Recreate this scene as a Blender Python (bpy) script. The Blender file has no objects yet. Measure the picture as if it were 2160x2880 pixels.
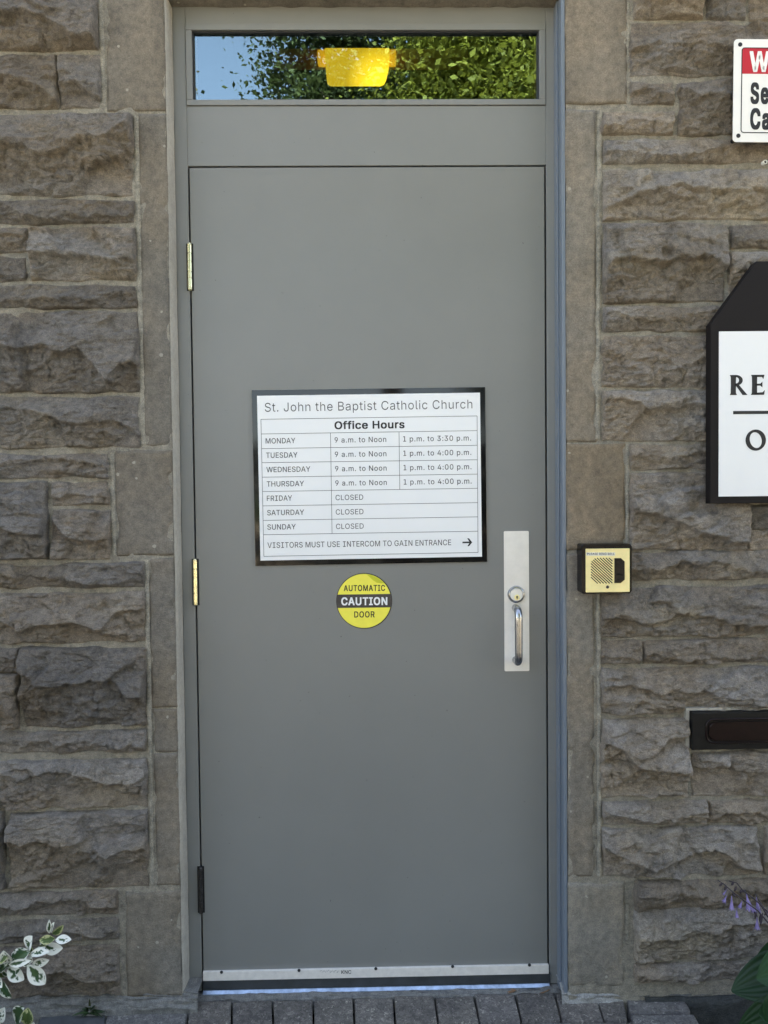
import bpy, bmesh, math, random
import numpy as np
from mathutils import Vector, Matrix

random.seed(7)
scene = bpy.context.scene
C = scene.collection

# ------------------------------------------------------------------ camera, world, sun, exposure
CAM = np.array([0.456, -1.942, 1.288]); FPX = 2164.0
def _rot(yaw, pitch, roll):
    cy, sy, cp, sp = math.cos(yaw), math.sin(yaw), math.cos(pitch), math.sin(pitch)
    f = np.array([sy*cp, cy*cp, sp]); r = np.array([cy, -sy, 0.0]); u = np.cross(r, f)
    cr, sr = math.cos(roll), math.sin(roll)
    return np.array([cr*r + sr*u, -sr*r + cr*u, f])
ROT = _rot(math.radians(0.98), math.radians(-1.70), math.radians(-0.59))
cam = bpy.data.objects.new('camera', bpy.data.cameras.new('camera'))
C.objects.link(cam)
cam.data.sensor_fit = 'VERTICAL'; cam.data.sensor_height = 36.0; cam.data.sensor_width = 27.0
cam.data.lens = FPX/2880*36
cam.data.clip_start = 0.05; cam.data.clip_end = 1000
m = Matrix.Identity(4)
for i in range(3):
    m[i][0] = ROT[0][i]; m[i][1] = ROT[1][i]; m[i][2] = -ROT[2][i]; m[i][3] = CAM[i]
cam.matrix_world = m
scene.camera = cam

SUN_EL, SUN_AZ = math.radians(48), math.radians(18)       # azimuth from +Y (behind the wall) towards +X
w = bpy.data.worlds.new('World'); scene.world = w; w.use_nodes = True
nt = w.node_tree; nt.nodes.clear()
sky = nt.nodes.new('ShaderNodeTexSky'); sky.sky_type = 'NISHITA'; sky.sun_disc = False
sky.sun_elevation = SUN_EL; sky.sun_rotation = SUN_AZ
sky.air_density = 1.0; sky.dust_density = 1.0; sky.ozone_density = 1.0
hs = nt.nodes.new('ShaderNodeHueSaturation'); hs.inputs['Saturation'].default_value = 0.66
bg = nt.nodes.new('ShaderNodeBackground'); bg.inputs['Strength'].default_value = 0.08
wo = nt.nodes.new('ShaderNodeOutputWorld')
nt.links.new(sky.outputs[0], hs.inputs['Color']); nt.links.new(hs.outputs[0], bg.inputs[0]); nt.links.new(bg.outputs[0], wo.inputs[0])
sl = bpy.data.lights.new('sun', 'SUN'); sl.energy = 5.0; sl.angle = math.radians(0.53); sl.color = (1.0, 0.95, 0.86)
so = bpy.data.objects.new('sun', sl); C.objects.link(so)
sd = Vector((math.sin(SUN_AZ)*math.cos(SUN_EL), math.cos(SUN_AZ)*math.cos(SUN_EL), math.sin(SUN_EL)))
so.rotation_euler = sd.to_track_quat('Z', 'Y').to_euler(); so.location = (0, 5, 12)
scene.view_settings.view_transform = 'Standard'; scene.view_settings.look = 'None'
scene.view_settings.exposure = 3.1; scene.view_settings.gamma = 1.0
scene.render.engine = 'CYCLES'
try:
    scene.cycles.use_denoising = True; scene.cycles.max_bounces = 8
    scene.cycles.transparent_max_bounces = 12
except Exception: pass

# ------------------------------------------------------------------ measuring helpers
def at(x, y, Y=0.0):          # measured point (photo pixels) on the vertical plane at depth Y -> world x, z
    d = np.array([(x-1080)/FPX, -(y-1440)/FPX, 1.0]) @ ROT
    t = (Y-CAM[1])/d[1]
    p = CAM + t*d
    return float(p[0]), float(p[2])
def ground(x, y, z):          # measured point on a horizontal plane
    d = np.array([(x-1080)/FPX, -(y-1440)/FPX, 1.0]) @ ROT
    t = (z-CAM[2])/d[2]
    p = CAM + t*d
    return float(p[0]), float(p[1])

# ------------------------------------------------------------------ object helpers
def put(name, me, material, parent=None, smooth=False):
    o = bpy.data.objects.new(name, me); C.objects.link(o)
    if material is not None: me.materials.append(material)
    if smooth:
        me.polygons.foreach_set('use_smooth', [True]*len(me.polygons))
    if parent is not None:
        root = parent
        while root.parent is not None: root = root.parent
        off = root.location
        if off.length > 0:
            me.transform(Matrix.Translation(-off))
        o.parent = parent
    return o
def tag(o, label=None, cat=None, group=None, kind=None):
    if label: o['label'] = label
    if cat: o['category'] = cat
    if group: o['group'] = group
    if kind: o['kind'] = kind
    return o
def thing(name, label, cat, loc=(0, 0, 0), group=None):
    o = bpy.data.objects.new(name, None); C.objects.link(o); o.location = loc
    o.empty_display_size = 0.05
    return tag(o, label, cat, group)
def bm_mesh(name, bm):
    me = bpy.data.meshes.new(name); bmesh.ops.recalc_face_normals(bm, faces=bm.faces[:]); bm.to_mesh(me); bm.free(); return me
def add_box(bm, x0, x1, y0, y1, z0, z1, bev=0.0, seg=2, rot=None):
    r = bmesh.ops.create_cube(bm, size=1.0)
    vs = r['verts']
    for v in vs:
        v.co = Vector(((x0+x1)/2 + v.co.x*(x1-x0), (y0+y1)/2 + v.co.y*(y1-y0), (z0+z1)/2 + v.co.z*(z1-z0)))
    if bev > 0:
        es = list({e for v in vs for e in v.link_edges})
        bmesh.ops.bevel(bm, geom=es, offset=bev, segments=seg, affect='EDGES', profile=0.5)
def box(name, b, material, parent=None, bev=0.0, seg=2):
    bm = bmesh.new(); add_box(bm, *b, bev=bev, seg=seg); return put(name, bm_mesh(name, bm), material, parent)
def add_prism(bm, pts, y0, y1, bev=0.0):      # pts: (x,z) outline, extruded from front y0 to back y1
    f = [bm.verts.new((p[0], y0, p[1])) for p in pts]; b = [bm.verts.new((p[0], y1, p[1])) for p in pts]
    n = len(pts)
    top = bm.faces.new(f); bm.faces.new(b[::-1])
    for i in range(n): bm.faces.new((f[i], b[i], b[(i+1) % n], f[(i+1) % n]))
    if bev > 0:
        bmesh.ops.bevel(bm, geom=list(top.edges), offset=bev, segments=2, affect='EDGES', profile=0.5)
def prism(name, pts, y0, y1, material, parent=None, bev=0.0):
    bm = bmesh.new(); add_prism(bm, pts, y0, y1, bev); return put(name, bm_mesh(name, bm), material, parent)
def round_rect(x0, x1, z0, z1, r, n=6):
    out = []
    for cx, cz, a0 in ((x1-r, z1-r, 0), (x0+r, z1-r, 90), (x0+r, z0+r, 180), (x1-r, z0+r, 270)):
        for k in range(n+1):
            a = math.radians(a0 + 90*k/n); out.append((cx+r*math.cos(a), cz+r*math.sin(a)))
    return out
def circle(cx, cz, r, n=32): return [(cx+r*math.cos(2*math.pi*k/n), cz+r*math.sin(2*math.pi*k/n)) for k in range(n)]
def add_tube(bm, pts, radii, n=12, caps=True):
    rings = []
    pts = [Vector(p) for p in pts]
    if not isinstance(radii, (list, tuple)): radii = [radii]*len(pts)
    ref = None
    for i, p in enumerate(pts):
        t = (pts[min(i+1, len(pts)-1)] - pts[max(i-1, 0)]).normalized()
        if ref is None:
            ref = Vector((0, 0, 1)) if abs(t.z) < 0.9 else Vector((1, 0, 0))
        a = t.cross(ref).normalized(); b = a.cross(t).normalized(); ref = b
        rings.append([bm.verts.new(p + (a*math.cos(2*math.pi*k/n) + b*math.sin(2*math.pi*k/n))*radii[i]) for k in range(n)])
    for i in range(len(rings)-1):
        for k in range(n):
            bm.faces.new((rings[i][k], rings[i][(k+1) % n], rings[i+1][(k+1) % n], rings[i+1][k]))
    if caps:
        bm.faces.new(rings[0][::-1]); bm.faces.new(rings[-1])
def np_mesh(name, verts, quads, attrs=None):
    me = bpy.data.meshes.new(name)
    nv, nf = len(verts), len(quads); k = quads.shape[1]
    me.vertices.add(nv); me.vertices.foreach_set('co', np.ascontiguousarray(verts, dtype=np.float32).ravel())
    me.loops.add(nf*k); me.loops.foreach_set('vertex_index', np.ascontiguousarray(quads, dtype=np.int32).ravel())
    me.polygons.add(nf)
    me.polygons.foreach_set('loop_start', np.arange(0, nf*k, k, dtype=np.int32))
    try: me.polygons.foreach_set('loop_total', np.full(nf, k, dtype=np.int32))
    except Exception: pass
    for an, arr in (attrs or {}).items():
        a = me.attributes.new(an, 'FLOAT_COLOR', 'POINT')
        c4 = np.ones((nv, 4), dtype=np.float32); c4[:, :3] = arr
        a.data.foreach_set('color', c4.ravel())
    me.update(calc_edges=True); me.validate()
    return me

# ------------------------------------------------------------------ noise
def _hash(ix, iy, seed):
    h = (ix.astype(np.int64)*374761393 + iy.astype(np.int64)*668265263 + seed*144665) & 0xffffffff
    h = ((h ^ (h >> 13))*1274126177) & 0xffffffff
    return (((h ^ (h >> 16)) & 0xffff)/32767.5 - 1.0)
def vn(x, y, seed=0):
    x = np.asarray(x, float); y = np.asarray(y, float)
    ix = np.floor(x); iy = np.floor(y); fx = x-ix; fy = y-iy
    fx = fx*fx*fx*(fx*(fx*6-15)+10); fy = fy*fy*fy*(fy*(fy*6-15)+10)
    a = _hash(ix, iy, seed); b = _hash(ix+1, iy, seed); c = _hash(ix, iy+1, seed); d = _hash(ix+1, iy+1, seed)
    return (a*(1-fx)+b*fx)*(1-fy) + (c*(1-fx)+d*fx)*fy
def fbm(x, y, o=4, seed=0):
    s = 0; a = 0.5
    for i in range(o):
        s = s + a*vn(x, y, seed+i*17)
        # turn each octave a little so that no lattice shows
        x, y = 2.03*(0.8*x - 0.6*y) + 3.7, 2.03*(0.6*x + 0.8*y) + 9.1
        a *= 0.5
    return s
def sm(t):
    t = np.clip(t, 0, 1); return t*t*(3-2*t)

# ------------------------------------------------------------------ materials
def mat(name):
    m = bpy.data.materials.new(name); m.use_nodes = True
    n = m.node_tree.nodes; l = m.node_tree.links
    return m, n, l, n['Principled BSDF']
def noise_node(n, l, scale, detail=4, rough=0.6, vec=None):
    t = n.new('ShaderNodeTexNoise'); t.inputs['Scale'].default_value = scale
    t.inputs['Detail'].default_value = detail; t.inputs['Roughness'].default_value = rough
    if vec is None:
        g = n.new('ShaderNodeNewGeometry'); vec = g.outputs['Position']
    l.new(vec, t.inputs['Vector']); return t
def ramp(n, l, src, stops):
    r = n.new('ShaderNodeValToRGB')
    e = r.color_ramp.elements
    e[0].position, e[0].color = stops[0][0], (*stops[0][1], 1)
    e[1].position, e[1].color = stops[-1][0], (*stops[-1][1], 1)
    for p, c in stops[1:-1]:
        q = e.new(p); q.color = (*c, 1)
    l.new(src, r.inputs['Fac']); return r
def mulc(n, l, a, b, fac=1.0):
    x = n.new('ShaderNodeMixRGB'); x.blend_type = 'MULTIPLY'; x.inputs[0].default_value = fac
    l.new(a, x.inputs[1]); l.new(b, x.inputs[2]); return x.outputs[0]
def bump(n, l, p, h, strength, dist):
    b = n.new('ShaderNodeBump'); b.inputs['Strength'].default_value = strength; b.inputs['Distance'].default_value = dist
    l.new(h, b.inputs['Height']); l.new(b.outputs[0], p.inputs['Normal']); return b
def plain(name, col, rough=0.5, metal=0.0, var=0.0, vscale=8.0, bmp=0.0, bscale=400.0, spec=0.5):
    m, n, l, p = mat(name)
    p.inputs['Base Color'].default_value = (*col, 1); p.inputs['Roughness'].default_value = rough
    p.inputs['Metallic'].default_value = metal; p.inputs['Specular IOR Level'].default_value = spec
    if var > 0:
        t = noise_node(n, l, vscale, 5, 0.65)
        r = ramp(n, l, t.outputs['Fac'], [(0.3, tuple(c*(1-var) for c in col)), (0.7, tuple(min(1, c*(1+var)) for c in col))])
        l.new(r.outputs[0], p.inputs['Base Color'])
    if bmp > 0:
        t = noise_node(n, l, bscale, 3, 0.6); bump(n, l, p, t.outputs['Fac'], bmp, 0.001)
    return m

def stone_material(name, attr, base=None, bstr=0.7, bd=0.004, lichen=0.715, fine=1.0):
    m, n, l, p = mat(name)
    p.inputs['Roughness'].default_value = 0.92; p.inputs['Specular IOR Level'].default_value = 0.25
    if attr:
        a = n.new('ShaderNodeAttribute'); a.attribute_name = attr; col = a.outputs['Color']
    else:
        v = noise_node(n, l, 5, 6, 0.6)
        col = ramp(n, l, v.outputs['Fac'], [(0.3, tuple(c*0.84 for c in base)), (0.7, tuple(c*1.14 for c in base))]).outputs[0]
    g = n.new('ShaderNodeNewGeometry')
    t1 = noise_node(n, l, 55, 8, 0.72, g.outputs['Position'])
    r1 = ramp(n, l, t1.outputs['Fac'], [(0.28, (0.50, 0.50, 0.51)), (0.5, (1.0, 1.0, 1.0)), (0.72, (1.50, 1.46, 1.40))])
    t2 = noise_node(n, l, 420, 3, 0.7, g.outputs['Position'])
    r2 = ramp(n, l, t2.outputs['Fac'], [(0.3, (0.60, 0.60, 0.61)), (0.7, (1.40, 1.38, 1.34))])
    col = mulc(n, l, col, r1.outputs[0], 0.85*fine); col = mulc(n, l, col, r2.outputs[0], 0.85*fine)
    # pale lichen flecks
    vo = n.new('ShaderNodeTexVoronoi'); vo.inputs['Scale'].default_value = 26; l.new(g.outputs['Position'], vo.inputs['Vector'])
    t3 = noise_node(n, l, 60, 3, 0.6, g.outputs['Position'])
    ad = n.new('ShaderNodeMath'); ad.operation = 'MULTIPLY_ADD'; l.new(t3.outputs['Fac'], ad.inputs[0]); ad.inputs[1].default_value = 0.22
    l.new(vo.outputs['Distance'], ad.inputs[2])
    t4 = noise_node(n, l, 9, 2, 0.5, g.outputs['Position'])
    lt = n.new('ShaderNodeMath'); lt.operation = 'LESS_THAN'; l.new(ad.outputs[0], lt.inputs[0]); lt.inputs[1].default_value = 0.21
    gt = n.new('ShaderNodeMath'); gt.operation = 'GREATER_THAN'; l.new(t4.outputs['Fac'], gt.inputs[0]); gt.inputs[1].default_value = lichen-0.06
    mu = n.new('ShaderNodeMath'); mu.operation = 'MULTIPLY'; l.new(lt.outputs[0], mu.inputs[0]); l.new(gt.outputs[0], mu.inputs[1])
    mu2 = n.new('ShaderNodeMath'); mu2.operation = 'MULTIPLY'; l.new(mu.outputs[0], mu2.inputs[0]); mu2.inputs[1].default_value = 0.6
    mx = n.new('ShaderNodeMixRGB'); l.new(mu2.outputs[0], mx.inputs[0]); l.new(col, mx.inputs[1]); mx.inputs[2].default_value = (0.45, 0.43, 0.36, 1)
    l.new(mx.outputs[0], p.inputs['Base Color'])
    mp = n.new('ShaderNodeMapping'); mp.inputs['Scale'].default_value = (1.0, 1.0, 1.7); l.new(g.outputs['Position'], mp.inputs['Vector'])
    tb = noise_node(n, l, 95, 8, 0.82, mp.outputs[0])
    # split grains: a warped cell pattern sharpens the relief
    wv = n.new('ShaderNodeMixRGB'); wv.blend_type = 'LINEAR_LIGHT'; wv.inputs[0].default_value = 0.018
    l.new(mp.outputs[0], wv.inputs[1]); l.new(t1.outputs['Color'], wv.inputs[2])
    vc = n.new('ShaderNodeTexVoronoi'); vc.inputs['Scale'].default_value = 120; l.new(wv.outputs[0], vc.inputs['Vector'])
    hm = n.new('ShaderNodeMath'); hm.operation = 'MULTIPLY_ADD'; l.new(vc.outputs['Distance'], hm.inputs[0]); hm.inputs[1].default_value = 0.5
    l.new(tb.outputs['Fac'], hm.inputs[2])
    bump(n, l, p, hm.outputs[0], bstr, bd)
    return m
M_ROCK = stone_material('rock_faced_sandstone', 'tint', bstr=1.0, bd=0.010, lichen=0.72)
M_QUOIN = stone_material('dressed_sandstone', 'tint', bstr=0.6, bd=0.003, lichen=0.57, fine=0.8)
M_MORTAR = stone_material('lime_mortar', None, (0.275, 0.258, 0.216), bstr=0.8, bd=0.004, lichen=0.8)
M_POINT = stone_material('pale_pointing', None, (0.315, 0.298, 0.250), bstr=0.9, bd=0.004, lichen=0.9)
M_CAULK = stone_material('mortar_render', None, (0.39, 0.37, 0.32), bstr=0.3, bd=0.002, lichen=0.9, fine=0.4)
M_CONC = stone_material('weathered_concrete', None, (0.215, 0.218, 0.212), bstr=1.0, bd=0.004, lichen=0.8)
M_CONC_D = stone_material('dark_footing_concrete', None, (0.055, 0.06, 0.06), bstr=0.7, bd=0.004, lichen=0.9)

def paver_material():
    m, n, l, p = mat('aggregate_paver'); p.inputs['Roughness'].default_value = 0.85
    a = n.new('ShaderNodeAttribute'); a.attribute_name = 'tint'
    vo = n.new('ShaderNodeTexVoronoi'); vo.inputs['Scale'].default_value = 170
    g = n.new('ShaderNodeNewGeometry')
    tw = noise_node(n, l, 90, 3, 0.6, g.outputs['Position'])
    ad = n.new('ShaderNodeMixRGB'); ad.blend_type = 'LINEAR_LIGHT'; ad.inputs[0].default_value = 0.02
    l.new(g.outputs['Position'], ad.inputs[1]); l.new(tw.outputs['Color'], ad.inputs[2])
    l.new(ad.outputs[0], vo.inputs['Vector'])
    r = ramp(n, l, vo.outputs['Color'], [(0.0, (0.45, 0.45, 0.46)), (0.55, (0.9, 0.9, 0.9)), (0.80, (1.2, 1.2, 1.2)), (0.93, (2.2, 2.2, 2.1))])
    t = noise_node(n, l, 14, 4, 0.6, g.outputs['Position'])
    r2 = ramp(n, l, t.outputs['Fac'], [(0.3, (0.75, 0.75, 0.78)), (0.7, (1.25, 1.25, 1.22))])
    l.new(mulc(n, l, mulc(n, l, a.outputs['Color'], r.outputs[0]), r2.outputs[0]), p.inputs['Base Color'])
    bump(n, l, p, vo.outputs['Distance'], 0.9, 0.004)
    return m
M_PAVER = paver_material()
M_SLATE = plain('dark_slab', (0.075, 0.08, 0.085), 0.8, var=0.3, vscale=30, bmp=0.4, bscale=200)
M_SOIL = plain('soil', (0.055, 0.045, 0.035), 0.95, var=0.6, vscale=60, bmp=0.9, bscale=90)
M_LAWN = plain('lawn_grass', (0.07, 0.10, 0.035), 0.95, var=0.35, vscale=3)

def paint(name, col, rough=0.38):
    m, n, l, p = mat(name)
    g = n.new('ShaderNodeNewGeometry')
    t = noise_node(n, l, 3.0, 4, 0.6, g.outputs['Position'])
    r = ramp(n, l, t.outputs['Fac'], [(0.25, tuple(c*0.955 for c in col)), (0.75, tuple(c*1.045 for c in col))])
    # dust specks and tiny chips
    t2 = noise_node(n, l, 120, 2, 0.5, g.outputs['Position'])
    r2 = ramp(n, l, t2.outputs['Fac'], [(0.215, (0.5, 0.5, 0.5)), (0.24, (1, 1, 1)), (0.80, (1, 1, 1)), (0.84, (1.1, 1.1, 1.1))])
    l.new(mulc(n, l, r.outputs[0], r2.outputs[0]), p.inputs['Base Color'])
    t3 = noise_node(n, l, 7, 4, 0.6, g.outputs['Position'])
    mr = n.new('ShaderNodeMapRange'); mr.inputs[3].default_value = rough-0.05; mr.inputs[4].default_value = rough+0.08
    l.new(t3.outputs['Fac'], mr.inputs[0]); l.new(mr.outputs[0], p.inputs['Roughness'])
    tb = noise_node(n, l, 420, 2, 0.5, g.outputs['Position']); bump(n, l, p, tb.outputs['Fac'], 0.10, 0.001)
    return m
M_DOOR = paint('grey_door_paint', (0.205, 0.209, 0.199))
M_FRAME = paint('grey_frame_paint', (0.213, 0.219, 0.212))
M_GAP = plain('dark_gap', (0.01, 0.01, 0.01), 0.9)
M_GASKET = plain('black_rubber', (0.02, 0.022, 0.025), 0.55)
M_BLADE = plain('grey_black_rubber', (0.040, 0.046, 0.052), 0.6, var=0.3, vscale=20)
M_BRASS = plain('polished_brass', (0.95, 0.84, 0.52), 0.20, 0.85, var=0.2, vscale=60)
M_BRONZE = plain('dark_bronze', (0.045, 0.042, 0.04), 0.4, 0.6, var=0.5, vscale=120)
M_STEEL = plain('brushed_steel', (0.84, 0.82, 0.77), 0.42, 0.25, var=0.04, vscale=40)
M_CHROME = plain('satin_steel_bar', (0.42, 0.43, 0.45), 0.24, 1.0, var=0.1, vscale=90)
M_ALU = plain('mill_aluminium', (0.80, 0.77, 0.72), 0.45, 0.15, var=0.08, vscale=60)
M_SADDLE = plain('threshold_aluminium', (0.34, 0.42, 0.53), 0.34, 0.9, var=0.35, vscale=45)
M_SCREW = plain('dark_screw', (0.05, 0.05, 0.055), 0.4, 0.7)
M_BLACK = plain('black_plastic', (0.006, 0.006, 0.007), 0.22, spec=0.3)
M_BLACKG = plain('black_gloss_board', (0.006, 0.006, 0.006), 0.06, spec=0.35)
M_BLACKP = plain('black_sign_paint', (0.010, 0.008, 0.008), 0.6, spec=0.2)
M_WHITE = plain('white_print', (0.84, 0.85, 0.85), 0.5, var=0.015, vscale=5)
M_ENAMEL = plain('white_enamel', (0.85, 0.84, 0.81), 0.35, var=0.02, vscale=9)
M_RED = plain('red_enamel', (0.50, 0.012, 0.025), 0.4)
M_INK = plain('black_ink', (0.013, 0.013, 0.014), 0.6)
M_INK2 = plain('grey_ink', (0.035, 0.038, 0.044), 0.6)
M_YELLOW = plain('yellow_vinyl', (0.90, 0.82, 0.085), 0.4, var=0.04, vscale=50)
M_YELLOW2 = plain('yellow_vinyl_patch', (0.58, 0.58, 0.02), 0.4)
M_BAND = plain('dark_vinyl_band', (0.05, 0.042, 0.040), 0.4, var=0.45, vscale=60)
M_GOLD = plain('brushed_brass_plate', (0.94, 0.84, 0.42), 0.33, 0.25, var=0.06, vscale=30)
M_LABEL = plain('label_tape', (0.78, 0.77, 0.70), 0.5)
M_MAILB = plain('dark_mail_plate', (0.008, 0.008, 0.008), 0.45, 0.0, var=0.4, vscale=40, spec=0.25)
M_MAILF = plain('dark_brown_flap', (0.009, 0.004, 0.004), 0.28, 0.0, var=0.4, vscale=60, spec=0.3)
M_WOOD = plain('stained_wood_trim', (0.70, 0.33, 0.10), 0.5, var=0.2, vscale=8)
M_ROOM = plain('interior_plaster', (0.09, 0.075, 0.055), 0.8)
M_BARK = plain('bark', (0.09, 0.07, 0.05), 0.9, var=0.4, vscale=14, bmp=0.8, bscale=30)
M_ROOF = plain('roof_felt', (0.06, 0.06, 0.06), 0.9)

def glass_material():
    m, n, l, p = mat('window_glass')
    n.remove(p); out = n['Material Output']
    gl = n.new('ShaderNodeBsdfGlossy'); gl.inputs['Roughness'].default_value = 0.0; gl.inputs['Color'].default_value = (0.68, 0.90, 1.0, 1)  # blue tint put into the reflection to deepen the mirrored sky
    tr = n.new('ShaderNodeBsdfTransparent'); tr.inputs['Color'].default_value = (0.78, 0.80, 0.76, 1)
    g = n.new('ShaderNodeNewGeometry')
    t = noise_node(n, l, 7, 1, 0.4, g.outputs['Position'])
    b = n.new('ShaderNodeBump'); b.inputs['Strength'].default_value = 0.06; b.inputs['Distance'].default_value = 0.004
    l.new(t.outputs['Fac'], b.inputs['Height']); l.new(b.outputs[0], gl.inputs['Normal'])
    mx = n.new('ShaderNodeMixShader'); mx.inputs[0].default_value = 0.20
    l.new(tr.outputs[0], mx.inputs[1]); l.new(gl.outputs[0], mx.inputs[2]); l.new(mx.outputs[0], out.inputs['Surface'])
    return m
M_GLASS = glass_material()
def lamp_material():
    m, n, l, p = mat('amber_lamp_diffuser')
    p.inputs['Base Color'].default_value = (0.85, 0.55, 0.06, 1); p.inputs['Roughness'].default_value = 0.35
    p.inputs['Emission Color'].default_value = (1.0, 0.66, 0.022, 1); g = n.new('ShaderNodeNewGeometry'); d_ = n.new('ShaderNodeVectorMath'); d_.operation = 'DISTANCE'
    l.new(g.outputs['Position'], d_.inputs[0]); d_.inputs[1].default_value = (0.50, 0.925, 2.775)      # the bulb inside
    mr = n.new('ShaderNodeMapRange'); mr.inputs[1].default_value = 0.035; mr.inputs[2].default_value = 0.12; mr.inputs[3].default_value = 0.42; mr.inputs[4].default_value = 0.155
    l.new(d_.outputs['Value'], mr.inputs[0]); l.new(mr.outputs[0], p.inputs['Emission Strength'])
    return m
M_LAMP = lamp_material()
def leaf_material(name, attr='tint', trans=0.35, rough=0.45):
    m, n, l, p = mat(name); out = n['Material Output']
    a = n.new('ShaderNodeAttribute'); a.attribute_name = attr
    l.new(a.outputs['Color'], p.inputs['Base Color']); p.inputs['Roughness'].default_value = rough; p.inputs['Specular IOR Level'].default_value = 0.25
    tl = n.new('ShaderNodeBsdfTranslucent'); l.new(a.outputs['Color'], tl.inputs['Color'])
    mx = n.new('ShaderNodeMixShader'); mx.inputs[0].default_value = trans
    l.new(p.outputs[0], mx.inputs[1]); l.new(tl.outputs[0], mx.inputs[2]); l.new(mx.outputs[0], out.inputs['Surface'])
    return m
M_LEAF = leaf_material('foliage_leaf', rough=0.7)
M_VAR = leaf_material('variegated_leaf', 'tint', 0.12, 0.4)
M_HOSTA = leaf_material('hosta_leaf', 'tint', 0.15, 0.35)
M_PETAL = plain('purple_petal', (0.22, 0.17, 0.37), 0.5, var=0.3, vscale=90)
M_STALK = plain('dark_stalk', (0.035, 0.025, 0.035), 0.6)
M_TWIG = plain('green_twig', (0.10, 0.14, 0.05), 0.6)
M_WEED = plain('weed_green', (0.03, 0.055, 0.02), 0.6, var=0.4, vscale=60)

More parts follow.
